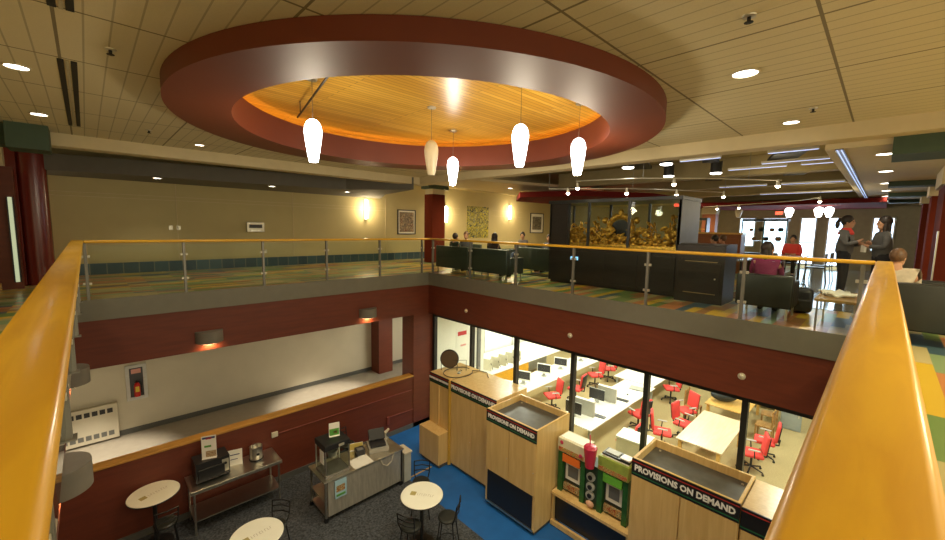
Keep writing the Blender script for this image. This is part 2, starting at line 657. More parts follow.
# ceiling field of planks, with the round opening
RCX, RCY, RI = 3.76, 4.84, 2.70
f = MB()
n = 96
bm = f.bm
cx0, cx1, cy0, cy1 = -6.0, 7.3, -5.0, 9.9
cir, out = [], []
for k in range(n):
    a = 2 * PI * (k + 0.0) / n
    dx, dy = math.cos(a), math.sin(a)
    cir.append(bm.verts.new((RCX + RI * dx, RCY + RI * dy, 2.88)))
    t = min([((cx1 - RCX) if dx > 0 else (cx0 - RCX)) / dx if abs(dx) > 1e-6 else 1e9, ((cy1 - RCY) if dy > 0 else (cy0 - RCY)) / dy if abs(dy) > 1e-6 else 1e9])
    out.append(bm.verts.new((RCX + t * dx, RCY + t * dy, 2.88)))
for k in range(n):
    bm.faces.new((cir[k], cir[(k + 1) % n], out[(k + 1) % n], out[k]))
for cxx, cyy in ((cx0, cy0), (cx0, cy1), (cx1, cy0), (cx1, cy1)):
    best = sorted(range(n), key=lambda k: (out[k].co.x - cxx) ** 2 + (out[k].co.y - cyy) ** 2)
    k = best[0]
    for j in (k, (k - 1) % n):
        a, b = out[j], out[(j + 1) % n]
        if abs(a.co.x - b.co.x) > 1e-4 and abs(a.co.y - b.co.y) > 1e-4:
            c = bm.verts.new((cxx, cyy, 2.88))
            bm.faces.new((a, b, c))
r = bmesh.ops.extrude_face_region(bm, geom=bm.faces[:])
for v in r['geom']:
    if isinstance(v, bmesh.types.BMVert):
        v.co.z += 0.03
struct('ceiling', f, M_ceil)
# terracotta ring
f = MB()
f.ring(RCX, RCY, 2.53, 3.16, 2.70, 2.875, 128)
f.ring(RCX, RCY, 2.53, 2.60, 2.875, 3.10, 128)
struct('trim_7', f, M_redring, smooth=True)
f = MB()
f.lathe([(0, 3.23), (2.95, 3.23), (2.95, 3.27), (0, 3.27)], (RCX, RCY, 0), 96)
struct('ceiling', f, M_slat)
f = MB()
f.ring(RCX, RCY, 2.90, 2.95, 2.91, 3.23, 96)
struct('trim_8', f, mat('amber_cove', (0.72, 0.40, 0.03), 0.6))
# strip lamp lying in the cove
f = MB()
f.ring(RCX, RCY, 2.70, 2.74, 2.90, 2.92, 96)
tag(f.build('cove_lamp', emit_mat('cove_glow', (1.0, 0.60, 0.20), 9.0)), 'warm strip lamp glowing inside the rim of the round ceiling recess', 'light')
# beams round the plank field
f = MB()
f.box(-6, 7.62, 9.9, 10.25, 2.665, 3.2, 0.01)
f.box(7.3, 7.62, -5, 9.9, 2.675, 3.2, 0.01)
struct('ceiling', f, M_cream)
f = MB()
f.box(-6, 22, 10.25, 14.45, 3.18, 3.24)
f.box(7.62, 22, 8.0, 10.25, 3.18, 3.24)
f.box(7.62, 22, 0.60, 8.0, 3.10, 3.16)
struct('ceiling', f, mat('ochre_ceiling', (0.33, 0.25, 0.10), 0.85))
# slate grey swoosh soffit over the walkway
f = MB()
front = [(-1.6, 12.9), (-0.2, 12.75), (0.85, 12.5), (2.0, 12.35), (3.4, 12.15), (4.6, 11.9), (5.8, 11.62), (7.05, 9.855)]
f.prism(front + [(7.6, 12.3), (8.6, 14.3), (-1.6, 14.3)], 2.50, 2.86)
struct('ceiling', f, M_greysoff)
# lower cream soffits running off to the right
f = MB()
f.prism([(7.62, 9.9), (7.9, 10.12), (11.5, 10.45), (16.2, 11.3), (22, 12.1), (22, 7.2), (16, 7.2), (12.4, 7.1), (9.5, 7.9), (7.62, 8.35)], 2.75, 2.83)
f.box(7.62, 22, -5, 0.62, 2.60, 2.68)
f.box(7.62, 22, 0.62, 0.72, 2.60, 3.1)
struct('ceiling', f, M_cream)
# deep cross beams over the study area
f = MB()
for x in (10.6, 13.3, 16.2, 19.2):
    f.box(x, x + 0.32, 0.72, 7.2, 2.68, 3.1, 0.01)
struct('ceiling', f, M_olive)
f = MB()
f.prism([(17.6, 0.1), (18.0, 3.2), (17.5, 6.2), (18.3, 6.2), (21.9, 5.0), (21.9, 0.1)], 2.42, 2.56)
struct('ceiling', f, mat('oxblood_soffit', (0.12, 0.012, 0.009), 0.95, spec=0.1))
f = MB()
f.prism([(9.6, 7.9), (10.1, 6.2), (12.1, 4.9), (13.4, 4.8), (13.4, 9.0), (11.0, 9.2)], 2.36, 2.52)
struct('ceiling', f, MATS['oxblood_soffit'])
# green drop beams and piers, right
f = MB()
f.box(7.55, 8.35, -2.2, 0.05, 2.45, 2.70)
for x in (12.9, 16.3, 19.4):
    f.box(x, x + 0.5, -1.2, 0.08, 2.49, 2.60)
f.box(9.55, 10.55, 12.35, 12.85, 2.88, 3.1)
struct('trim_9', f, M_green)
f = MB()
f.box(10.6, 11.9, -1.6, -0.62, 0, 2.3)
f.box(13.6, 14.3, -1.5, -0.62, 0, 2.3)
f.box(16.7, 17.4, -1.5, -0.62, 0, 2.3)
f.box(9.72, 10.36, 12.35, 12.85, 0, 2.68)
f.box(10.1, 23, -3.6, -3.4, 0, 2.3)
struct('wall_right', f, M_redmatte)
f = MB()
f.box(10.55, 11.95, -1.65, -0.57, 2.3, 2.6)
f.box(13.55, 14.35, -1.55, -0.57, 2.3, 2.6)
f.box(16.65, 17.45, -1.55, -0.57, 2.3, 2.6)
f.box(9.74, 10.34, 12.37, 12.83, 2.68, 2.88)
f.box(10.1, 23, -3.65, -3.35, 2.3, 2.6)
struct('trim_10', f, M_cream)
# far wall with windows and doors
WIN = [(4.18, 4.84), (3.02, 3.95), (2.06, 2.62), (1.23, 1.75), (-0.2, 0.44)]
f = MB()
ys = [7.6, 4.84]
edges = [(4.84, 14.3)] + [(WIN[i + 1][1], WIN[i][0]) for i in range(4)] + [(-3.5, -0.2)]
for a, b in edges:
    f.box(22, 22.2, a, b, 0, 2.10)
f.box(22, 22.2, -3.5, 14.3, 2.10, 3.2)
for i in (0, 4):
    f.box(22, 22.2, WIN[i][0], WIN[i][1], 0, 0.75)
struct('wall_far', f, mat('far_wall_paint', (0.34, 0.29, 0.17), 0.8))
for i, (a, b) in enumerate(WIN):
    z0 = 0.75 if i in (0, 4) else 0.08
    f = MB()
    c = 0.05
    f.box(21.94, 22.06, a, a + c, z0, 2.10)
    f.box(21.94, 22.06, b - c, b, z0, 2.10)
    f.box(21.94, 22.06, a, b, 2.05, 2.10)
    f.box(21.94, 22.06, a, b, z0, z0 + 0.06)
    f.box(21.96, 22.04, a, b, 1.02, 1.06)
    fr = struct('window_%d' % (i + 2), f, mat('cream_frame', (0.62, 0.58, 0.48), 0.5))
    MB().box(22.05, 22.07, a + c, b - c, z0 + 0.05, 2.05).build('pane', M_day, fr)
    light('AREA', 'window_light', (21.9, (a + b) / 2, 1.5), 9, (0.65, 0.8, 1.0), b - a, rot=(0, PI / 2, 0), sy=1.0)

# ------------------------------------------------------------------ guard rails
def guard(name, label, a, b, npost, posts, glass=True, cap_mat=M_oak, w=0.16, inner=1, off=0.05):
    """oak topped glass guard from a to b; the cap's inner edge sits on the line, width towards `outer` side"""
    a, b = Vector((a[0], a[1], 0)), Vector((b[0], b[1], 0))
    d = (b - a).normalized()
    nrm = Vector((-d.y, d.x, 0)) * inner               # points away from the opening
    L = (b - a).length
    root = thing(name, label, 'railing', a, math.atan2(d.y, d.x), 'glass guard rails round the opening')
    s = inner
    ys = sorted((0.0, s * w))
    m = MB()
    m.box(-0.0, L, ys[0], ys[1], 1.018, 1.07, 0.02, 3)
    m.build('handrail', cap_mat, root, smooth=True)
    yo = s * off
    for p in posts:
        m = MB()
        m.box(p - 0.022, p + 0.022, yo - 0.03, yo + 0.03, 0.0, 1.018, 0.004)
        m.box(p - 0.05, p + 0.05, yo - 0.05, yo + 0.05, 0.0, 0.012)
        po = m.build('post', M_post, root)
        for z in (0.30, 0.78):
            MB().box(p - 0.06, p - 0.022, yo - 0.022, yo + 0.022, z - 0.022, z + 0.022, 0.004).build('glass_clip', M_clip, po)
            MB().box(p + 0.022, p + 0.06, yo - 0.022, yo + 0.022, z - 0.022, z + 0.022, 0.004).build('glass_clip', M_clip, po)
    pp = sorted(posts)
    for p, q in zip(pp, pp[1:]):
        if q - p > 0.4:
            MB().box(p + 0.04, q - 0.04, yo - 0.005, yo + 0.005, 0.09, 0.98).build('glass_panel', M_glass, root)
    return root


# A=(X0,Y1) B=(X1,Y1) C=(X1,Y0) D=(X0,Y0)
wood_y = M_oakx
guard('glass_guard_rail', 'oak capped glass guard rail along the far walkway, in front of the khaki wall', (X0 + 0.0, Y1), (X1 + 0.16, Y1), 6, [0.01, 1.43, 2.89, 4.36, 5.88, 7.33], cap_mat=M_oakx)
guard('glass_guard_rail', 'oak capped glass guard rail in front of the sofas and glass display case', (X1, Y1 - 0.0), (X1, Y0 - 0.0), 7, [0.14, 1.79, 3.42, 5.03, 6.62, 8.15, 9.5], cap_mat=M_oakx)
guard('glass_guard_rail', 'broad oak handrail coming from the bottom right corner, closest to the viewer', (X1 + 0.16, Y0), (X0 - 0.2, Y0), 5, [0.3, 2.0, 3.6, 5.2, 6.6, 7.6], cap_mat=M_oakx, off=0.12)
guard('glass_guard_rail', 'broad oak handrail coming from the bottom left corner, closest to the viewer', (X0, Y0), (X0, Y1 + 0.16), 6, [0.3, 1.9, 3.5, 5.1, 6.7, 8.3, 9.5], cap_mat=M_oakx, off=0.12)
# ------------------------------------------------------------------ ceiling fittings
M_dark = mat('slot_black', (0.01, 0.01, 0.01), 0.6)
M_trim = mat('pale_trim', (0.62, 0.56, 0.42), 0.5)


def downlight(x, y, z, r, label, power=0, group='round downlights'):
    t = thing('ceiling_downlight', label, 'downlight', (x, y, z), 0, group)
    MB().ring(0, 0, r, r * 1.14, -0.012, 0.004, 32).build('rim', M_trim, t)
    MB().lathe([(0, -0.004), (r, -0.004), (r, 0.003), (0, 0.003)], n=32).build('lamp', M_down, t)
    if power:
        light('SPOT', 'downlight_beam', (x, y, z - 0.05), power, (1, 0.86, 0.62), 0.05, 2.0)
    return t


downlight(-0.39, 5.96, 2.88, 0.085, 'round ceiling downlight nearest the left edge of the picture', 40)
downlight(-0.38, 8.36, 2.88, 0.085, 'second ceiling downlight on the left, beyond the nearer one by the slot grille', 40)
downlight(4.46, 1.04, 2.88, 0.10, 'largest ceiling downlight, right of the terracotta ring', 40)
downlight(6.79, 1.01, 2.88, 0.085, 'ceiling downlight just before the cream beam on the right', 40)
downlight(1.64, 9.2, 2.88, 0.07, 'small downlight peeping out below the left rim of the terracotta ring', 30)
downlight(1.35, 12.75, 2.50, 0.085, 'left of the three downlights under the slate grey soffit', 30)
downlight(3.95, 12.5, 2.50, 0.085, 'middle of the three downlights under the slate grey soffit', 30)
downlight(6.2, 12.35, 2.50, 0.085, 'right of the three downlights under the slate grey soffit', 30)
names = ['nearest', 'second', 'third', 'fourth', 'fifth', 'farthest']
for i, x in enumerate((8.47, 10.76, 13.23, 15.44, 17.61, 20.19)):
    downlight(x, 0.12, 2.60, 0.10, '%s downlight of the row running down the right hand soffit' % names[i], 25)
for i, (x, y) in enumerate(((13.0, 8.4), (10.3, 8.9), (15.0, 8.6))):
    downlight(x, y, 2.75, 0.08, ['middle', 'nearest', 'farthest'][i] + ' downlight in the cream soffit above the sofas', 20)

# slot grilles
for i, (ya, yb) in enumerate(((5.38, 8.95), (0.5, 4.13))):
    t = thing('slot_grille', ['long black twin slot air grille in the plank ceiling, left of the ring', 'twin slot air grille cut off by the top edge of the picture'][i], 'air vent', (-0.035, (ya + yb) / 2, 2.88))
    L = (yb - ya) / 2
    for dx in (-0.045, 0.045):
        MB().box(dx - 0.022, dx + 0.022, -L, L, -0.004, 0.004).build('slot', M_dark, t)
    MB().box(-0.012, 0.012, -L, L, -0.006, 0.004).build('divider', M_ceil2, t)

# sprinklers and detectors
for i, (x, y, lb) in enumerate(((0.24, 4.76, 'small sprinkler head in the ceiling between slot grille and ring'), (3.32, 0.78, 'dark sprinkler head in the ceiling at the top, right of the ring'),
                                (6.21, 0.73, 'small sprinkler head beyond the largest downlight'), (0.82, 8.39, 'tiny sprinkler head left of and beyond the ring'))):
    t = thing('sprinkler_head', lb, 'sprinkler', (x, y, 2.88))
    MB().lathe([(0, -0.012), (0.04, -0.010), (0.045, 0.002), (0, 0.002)], n=16).build('rosette', M_clip, t)
    MB().cyl((0, 0, -0.045), (0, 0, -0.008), 0.012, n=8).lathe([(0, -0.05), (0.028, -0.048), (0.028, -0.044), (0, -0.043)], n=10).build('nozzle', M_dark, t)

# ------------------------------------------------------------------ pendants in the ring
shade_prof = [(0.0, 0.0), (0.052, 0.0), (0.060, 0.03), (0.082, 0.16), (0.102, 0.30), (0.108, 0.38), (0.100, 0.44), (0.078, 0.49), (0.045, 0.520), (0.018, 0.53), (0.0, 0.532)]
PEND = [(2.14, 5.16, 'glowing white tulip pendant nearest the left side of the ring'), (3.90, 4.99, 'unlit cream tulip pendant under the centre of the ring'),
        (5.10, 5.86, 'small looking glowing pendant beside the unlit one, farthest from the viewer'), (4.07, 3.37, 'glowing white pendant right of centre, second from the right'),
        (5.24, 3.24, 'glowing white pendant at the right, above the glass display case')]
for i, (x, y, lb) in enumerate(PEND):
    t = thing('pendant_lamp', lb, 'pendant lamp', (x, y, 2.21), 0, 'tulip pendants hanging in the ring')
    s_ = MB().lathe(shade_prof, n=28).build('lamp_shade', M_lampoff if i == 1 else M_lamp, t, smooth=True)
    MB().cyl((0, 0, 0.52), (0, 0, 1.0), 0.0035, n=6).build('cord', M_post, t)
    MB().lathe([(0, 0.995), (0.062, 0.995), (0.066, 1.01), (0.066, 1.02), (0, 1.02)], n=20).build('canopy', M_clip, t)
    if i != 1:
        light('SPOT', 'pendant_beam', (x, y, 2.19), 170, (1, 0.90, 0.68), 0.08, 1.7)
        light('POINT', 'pendant_light', (x, y, 2.06), 38, (1, 0.86, 0.60), 0.12)
# slim black track bar hung inside the ring
t = thing('ceiling_track', 'slim black suspension bar slanting across the wooden ceiling', 'track', (0, 0, 3.05))
MB().cyl((2.44, 6.45, 0), (1.92, 3.95, 0), 0.014, n=8).build('bar', M_black, t)
for q in (0.1, 0.9):
    MB().cyl((2.44 - 0.52 * q, 6.45 - 2.5 * q, 0), (2.44 - 0.52 * q, 6.45 - 2.5 * q, 0.18), 0.006, n=6).build('hanger', M_black, t)

# ------------------------------------------------------------------ wall sconces
def fascia_sconce(x, y, z, rz, label):
    t = thing('fascia_sconce', label, 'wall lamp', (x, y, z), rz, 'grey half-drum sconces on the bulkhead')
    n = 20
    poly = [(0.25 * math.cos(PI + PI * k / n), 0.235 * math.sin(PI + PI * k / n)) for k in range(n + 1)]
    MB().prism(poly, -0.12, 0.12).build('drum', M_greypanelL, t, smooth=True)
    poly = [(x_ * 0.9, y_ * 0.9) for x_, y_ in poly]
    MB().prism(poly, -0.128, -0.12).build('diffuser', M_down2, t)
    return t


M_greypanelL = mat('sconce_grey', (0.17, 0.155, 0.125), 0.6)
M_down2 = emit_mat('sconce_glow', (1.0, 0.70, 0.34), 6.0)
for (x, y, rz, lb) in ((1.72, Y1, 0, 'grey half-drum sconce on the far bulkhead, left of centre'), (5.40, Y1, 0, 'grey half-drum sconce on the far bulkhead near the corner'),
                       (XE, 8.45, PI / 2, 'grey half-drum sconce beside the left handrail, the farther one'), (XE, 5.10, PI / 2, 'large grey half-drum sconce beside the left handrail, the nearer one')):
    fascia_sconce(x, y, -0.95, rz, lb)
    dx, dy = (0, -0.08) if rz == 0 else (0.08, 0)
    light('SPOT', 'sconce_light', (x + dx, y + dy, -1.085), 30, (1, 0.62, 0.28), 0.05, 2.6, rot=((0.4, 0, 0) if rz == 0 else (0, 0.4, 0)))
for i, y in enumerate((7.97, 4.63, 1.43)):
    t = thing('dome_detector', ['small round dome on the right bulkhead, nearest the far corner', 'middle of the three small domes on the right bulkhead', 'small round dome on the right bulkhead nearest the viewer'][i], 'detector', (X1, y, -0.9), -PI / 2, 'domes along the right bulkhead')
    MB().cyl((0, 0, 0), (0, -0.015, 0), 0.055, n=24).build('base', M_trim, t)
    MB().ball((0, -0.018, 0), 0.042, sy=0.8).build('dome', M_clip, t, smooth=True)

M_scon = emit_mat('tube_glow', (1.0, 0.86, 0.62), 14.0)
for (x, z, lb) in ((7.92, 2.05, 'glowing upright wall sconce on the khaki wall left of the oxblood column'), (12.0, 2.0, 'glowing wall sconce just right of the oxblood column'), (16.5, 2.25, 'glowing wall sconce right of the yellow painting')):
    t = thing('wall_sconce', lb, 'wall lamp', (x, 14.3, z), 0, 'upright sconces on the back wall')
    MB().box(-0.05, 0.05, -0.04, 0, -0.42, 0.42).build('backplate', M_clip, t)
    MB().cyl((0, -0.09, -0.36), (0, -0.09, 0.36), 0.055, n=20).build('tube', M_scon, t, smooth=True)
    light('POINT', 'sconce_light', (x, 13.95, z), 38, (1, 0.80, 0.48), 0.12)

# ------------------------------------------------------------------ pictures and wall fittings
def picture(x, z, w_, h, label, art, frame=M_black, fwid=0.04, mount=None, cat='picture'):
    t = thing('framed_picture', label, cat, (x, 14.3, z))
    if fwid:
        for (a, b, c, d) in ((-w_ / 2, w_ / 2, h / 2 - fwid, h / 2), (-w_ / 2, w_ / 2, -h / 2, -h / 2 + fwid)):
            MB().box(a, b, -0.04, 0, c, d).build('frame_rail', frame, t)
        for (a, b) in ((-w_ / 2, -w_ / 2 + fwid), (w_ / 2 - fwid, w_ / 2)):
            MB().box(a, b, -0.04, 0, -h / 2 + fwid, h / 2 - fwid).build('frame_stile', frame, t)
    if mount:
        MB().box(-w_ / 2 + fwid, w_ / 2 - fwid, -0.018, 0, -h / 2 + fwid, h / 2 - fwid).build('mount', M_paper, t)
    q = mount or fwid
    MB().box(-w_ / 2 + q, w_ / 2 - q, -0.024, -0.001, -h / 2 + q, h / 2 - q).build('canvas', art, t)
    return t


def art_mat(name, cols, sc):
    m = bpy.data.materials.new(name)
    m.use_nodes = True
    nt = m.node_tree
    tc = nt.nodes.new('ShaderNodeTexCoord')
    vo = nt.nodes.new('ShaderNodeTexNoise')
    vo.inputs['Scale'].default_value = sc
    vo.inputs['Detail'].default_value = 5
    vo.inputs['Distortion'].default_value = 2.5
    nt.links.new(tc.outputs['Object'], vo.inputs['Vector'])
    cr = nt.nodes.new('ShaderNodeValToRGB')
    cr.color_ramp.interpolation = 'CONSTANT'
    e = cr.color_ramp.elements
    e[0].position = 0
    e[0].color = cols[0] + (1,)
    e[1].position = 0.40
    e[1].color = cols[1] + (1,)
    for i, c in enumerate(cols[2:]):
        k = e.new(0.46 + 0.06 * i)
        k.color = c + (1,)
    nt.links.new(vo.outputs['Fac'], cr.inputs[0])
    nt.links.new(cr.outputs[0], nt.nodes['Principled BSDF'].inputs['Base Color'])
    return m


picture(9.86, 1.59, 0.92, 1.04, 'black framed sepia picture on the khaki wall, left of the oxblood column', art_mat('art_sepia', [(0.08, 0.05, 0.03), (0.30, 0.20, 0.10), (0.10, 0.07, 0.05), (0.45, 0.33, 0.18), (0.15, 0.06, 0.03)], 3), mount=0.10)
picture(14.15, 1.68, 1.5, 1.55, 'large unframed yellow and black speckled painting on the back wall', art_mat('art_yellow', [(0.02, 0.03, 0.02), (0.50, 0.42, 0.02), (0.04, 0.05, 0.04), (0.60, 0.50, 0.03), (0.10, 0.13, 0.12), (0.62, 0.54, 0.04)], 2.6), fwid=0, cat='painting')
picture(19.0, 1.73, 1.25, 1.15, 'dark framed print on the back wall beside the display case', art_mat('art_mono', [(0.04, 0.04, 0.03), (0.28, 0.25, 0.17), (0.06, 0.06, 0.05), (0.35, 0.30, 0.2), (0.1, 0.1, 0.08)], 2.6), mount=0.2)
t = thing('wall_dispenser', 'small pale steel wall dispenser with dark slot on the khaki wall', 'dispenser', (3.95, 14.3, 1.30))
MB().box(-0.26, 0.26, -0.09, 0, -0.16, 0.16, 0.015).build('housing', M_clip, t)
MB().box(-0.19, 0.19, -0.10, -0.088, -0.03, 0.08).build('slot', M_blackpl, t)
MB().box(-0.16, 0.16, -0.13, -0.088, -0.15, -0.08, 0.01).build('tray', M_steel, t)
for (x, lb) in ((1.75, 'pale wall switch plate on the khaki wall, left one'), (1.93, 'pale wall switch plate on the khaki wall, right one of the pair')):
    t = thing('wall_switch', lb, 'switch', (x, 14.3, 1.25))
    MB().box(-0.05, 0.05, -0.012, 0, -0.065, 0.065, 0.004).build('plate', M_clip, t)
    MB().box(-0.014, 0.014, -0.022, -0.01, -0.03, 0.03, 0.003).build('toggle', M_paper, t)
t = thing('wall_outlet', 'small outlet plate low on the khaki wall', 'outlet', (4.25, 14.3, 0.5))
MB().box(-0.04, 0.04, -0.01, 0, -0.06, 0.06, 0.004).build('plate', M_clip, t)
t = thing('glass_sidelight', 'narrow bright strip of glass beside the oxblood wall at the far left', 'window', (-1.06, 12.165, 0))
MB().box(-0.03, 0.03, -0.03, 0.03, 0.15, 1.85).build('glazing', emit_mat('sidelight', (0.55, 0.62, 0.40), 0.55), t)
MB().box(0.03, 0.05, -0.04, 0.04, 0.15, 1.85).build('jamb', M_black, t)
MB().box(-0.05, -0.03, -0.04, 0.04, 0.15, 1.85).build('jamb', M_black, t)
t = thing('thermostat', 'small pale thermostat on the oxblood wall at the far left', 'thermostat', (-1.30, 12.2, 2.2))
MB().box(-0.05, 0.05, -0.03, 0, -0.07, 0.07, 0.006).build('cover', M_trim, t)

# corridor: radiator, extinguisher cabinet
t = thing('wall_convector', 'cream wall convector with two rows of louvre openings in the corridor', 'radiator', (-0.55, 13.64, -4.2))
MB().box(-0.85, 0.85, -0.14, 0, 0.0, 0.92, 0.01).build('casing', M_white, t)
for k in range(11):
    x = -0.78 + k * 0.143
    for z in (0.10, 0.70):
        MB().box(x, x + 0.105, -0.146, -0.135, z, z + 0.12).build('louvre', M_blackpl if z > 0.5 else M_greypanel, t)
t = thing('extinguisher_cabinet', 'recessed white cabinet with a red fire extinguisher on the ivory corridor wall', 'fire cabinet', (0.72, 13.64, -2.87))
for a, b, c, d in ((-0.22, 0.22, 0.40, 0.48), (-0.22, 0.22, -0.48, -0.40)):
    MB().box(a, b, -0.05, 0, c, d, 0.005).build('frame_rail', mat('cabinet_white', (0.6, 0.6, 0.58), 0.4), t)
for a, b in ((-0.22, -0.14), (0.14, 0.22)):
    MB().box(a, b, -0.05, 0, -0.40, 0.40, 0.005).build('frame_stile', MATS['cabinet_white'], t)
MB().box(-0.14, 0.14, -0.012, 0, -0.40, 0.40).build('back_panel', mat('cabinet_inside', (0.08, 0.08, 0.09), 0.5), t)
MB().box(-0.10, 0.10, -0.02, -0.012, 0.24, 0.36).build('sign_plate', mat('pink_sign', (0.75, 0.35, 0.30), 0.5), t)
MB().box(0.145, 0.165, -0.065, -0.05, 0.05, 0.12).build('latch', M_steel, t)
t2 = thing('fire_extinguisher', 'red fire extinguisher with yellow tag inside the white corridor cabinet', 'fire extinguisher', (0.72, 13.55, -3.24))
MB().lathe([(0, 0), (0.062, 0), (0.066, 0.02), (0.066, 0.30), (0.045, 0.36), (0.018, 0.38), (0, 0.38)], n=20).build('tank', mat('extinguisher_red', (0.55, 0.015, 0.01), 0.3), t2, smooth=True)
MB().box(-0.04, 0.04, -0.075, -0.060, 0.14, 0.28).build('tag', mat('yellow_tag', (0.75, 0.55, 0.05), 0.6), t2)
MB().box(-0.05, 0.03, -0.02, 0.02, 0.385, 0.41, 0.005).box(-0.012, 0.012, -0.012, 0.012, 0.37, 0.44).build('valve', M_black, t2)
MB().tube([(0.03, 0, 0.40), (0.09, 0, 0.38), (0.095, 0, 0.25), (0.085, 0, 0.08)], 0.010).build('hose', M_black, t2)
t = thing('conduit_rail', 'thin red conduit rail running along the oxblood half wall to a white box', 'rail', (2.93, 9.72, -3.57))
MB().box(-0.07, 0.07, -0.05, 0, -0.06, 0.06, 0.008).build('junction_box', M_trim, t)
MB().cyl((0.07, -0.03, 0), (3.95, -0.03, 0.0), 0.014, n=8).build('conduit', mat('rail_red', (0.22, 0.05, 0.03), 0.4), t)
t = thing('conduit_rail', 'short red conduit at the corner, lower than the long one', 'rail', (6.05, 9.72, -4.20))
MB().cyl((0.0, -0.03, 0.02), (0.88, -0.03, 0.0), 0.014, n=8).build('conduit', MATS['rail_red'], t)
MB().box(-0.05, 0.03, -0.05, 0, -0.20, 0.04, 0.008).build('bracket', MATS['rail_red'], t)
# ------------------------------------------------------------------ cafe: vending cabinets
M_signblack = mat('sign_black', (0.012, 0.012, 0.014), 0.35)
M_signwhite = mat('sign_white', (0.85, 0.84, 0.78), 0.5, var=0.01)
M_signred = mat('sign_red', (0.45, 0.03, 0.02), 0.5)
M_signgreen = mat('sign_green', (0.02, 0.16, 0.06), 0.5)
M_tray = mat('dark_steel_tray', (0.105, 0.10, 0.085), 0.4, 0.35, var=0.2, scale=5)
M_edge = mat('yellow_edge', (0.62, 0.38, 0.06), 0.45)


def sign(parent, xf, ya, yb, zt, h, word=True, size=0.15, letters=None):
    """black fascia sign, on the face towards -x (local coordinates)"""
    s_ = MB().box(xf - 0.02, xf, ya, yb, zt - h, zt).build('sign_board', M_signblack, parent)
    MB().box(xf - 0.024, xf - 0.019, ya, yb, zt - 0.050, zt - 0.036).build('red_stripe', M_signred, s_)
    MB().box(xf - 0.024, xf - 0.019, ya, yb, zt - h + 0.036, zt - h + 0.050).build('green_stripe', M_signgreen, s_)
    if word:
        M = frame_mat((xf - 0.023, (ya + yb) / 2, zt - h / 2), (0, -1, 0), (0, 0, 1))
        text('PROVISIONS ON DEMAND', size, M, M_signwhite, 'lettering', s_, 0.002, 0.006, sx=letters or 1.0)
    return s_


def cabinet(label, x0, x1, y0, y1, z1, doors, well=False, black=None, size=0.15, sx=1.0, word=True, sign_h=0.29, extra=None):
    t = thing('vending_cabinet', label, 'cabinet', (x0, (y0 + y1) / 2, -4.8), 0, 'maple provisions cabinets')
    D, W, H = x1 - x0, (y1 - y0) / 2, z1 + 4.8
    zb = 0.08
    top = H
    m = MB()
    if well:
        m.box(0, D, -W, W, zb, H - 0.16)
        w_ = 0.045
        m.box(0, D, -W, -W + w_, H - 0.16, H).box(0, D, W - w_, W, H - 0.16, H)
        m.box(0, w_, -W + w_, W - w_, H - 0.16, H).box(D - w_, D, -W + w_, W - w_, H - 0.16, H)
    else:
        m.box(0, D, -W, W, zb, H, 0.004)
    m.build('carcass', M_maple, t)
    if well:
        MB().box(w_, D - w_, -W + w_, W - w_, H - 0.16, H - 0.14).build('steel_top', M_tray, t)
        MB().box(-0.004, D + 0.002, -W - 0.002, -W + 0.01, H - 0.006, H + 0.004).build('edge_band', M_edge, t)
        MB().box(-0.004, 0.01, -W, W, H - 0.006, H + 0.004).build('edge_band', M_edge, t)
        for a, b in ((0.12, -W + 0.16), (D - 0.16, -W + 0.14), (D - 0.14, W - 0.16)):
            MB().cyl((a, b, H - 0.14), (a, b, H - 0.125), 0.02, n=12).build('screw', M_clip, t)
    MB().box(0.05, D - 0.03, -W + 0.03, W - 0.03, 0, zb).build('plinth', M_base, t)
    lo = 0.10 if not black else black[1]
    for (a, b) in doors:
        d_ = MB().box(-0.018, 0.0, a + 0.008, b - 0.008, lo, H - sign_h - 0.01, 0.003).build('door', M_maple, t)
        MB().cyl((-0.03, a + 0.05, 0.95 if not black else 1.35), (-0.018, a + 0.05, 0.95 if not black else 1.35), 0.010, n=10).build('lock', M_clip, d_)
    if black:
        MB().box(-0.012, 0.0, -W + 0.06, W - 0.06, black[0], black[1] - 0.01).build('dark_panel', M_signblack, t)
        MB().box(-0.03, -0.0, -W + 0.02, W - 0.02, black[0] - 0.04, black[0] - 0.005).build('kick_rail', M_steel, t)
    sign(t, -0.001, -W, W, H, sign_h, word, size, sx)
    return t


c1 = cabinet('narrow maple cabinet nearest the far corner, with the black disc and wire on top', 6.50, 7.60, 7.47, 8.30, -2.50, [(-0.41, 0.0), (0.03, 0.41)], size=0.073, sx=0.95, sign_h=0.25)
MB().box(-0.36, -0.02, -0.41, 0.41, 0.10, 0.92, 0.005).build('step_box', M_maple, c1)
MB().box(-0.30, -0.02, -0.38, 0.38, 0.0, 0.10).build('step_plinth', M_base, c1)
MB().box(-0.05, -0.015, -0.02, 0.02, 0.92, 2.04).build('pull_strip', M_maple, c1)
c2 = cabinet('plain topped maple cabinet between the narrow corner one and the dark topped one', 6.50, 7.60, 5.84, 7.42, -2.50, [(-0.78, 0.0), (0.0, 0.78)], size=0.135, sx=0.95, sign_h=0.27)
MB().box(6.44 - 6.5, 0.02, 0.79, 0.835, 0.02, 2.30).build('corner_strip', M_edge, c2)
c3 = cabinet('tall maple cabinet standing forward, with a grey recessed top and a black lower front', 6.15, 7.30, 4.43, 5.80, -2.55, [(-0.68, 0.02), (0.02, 0.68)], well=True, black=(0.14, 0.86), size=0.118, sx=0.90, sign_h=0.27)
c4 = cabinet('maple cabinet with a grey recessed top beside the right handrail, sign facing the viewer', 6.64, 7.60, 1.13, 2.74, -2.53, [(-0.80, 0.0), (0.0, 0.80)], well=True, size=0.142, sx=0.89, sign_h=0.30)
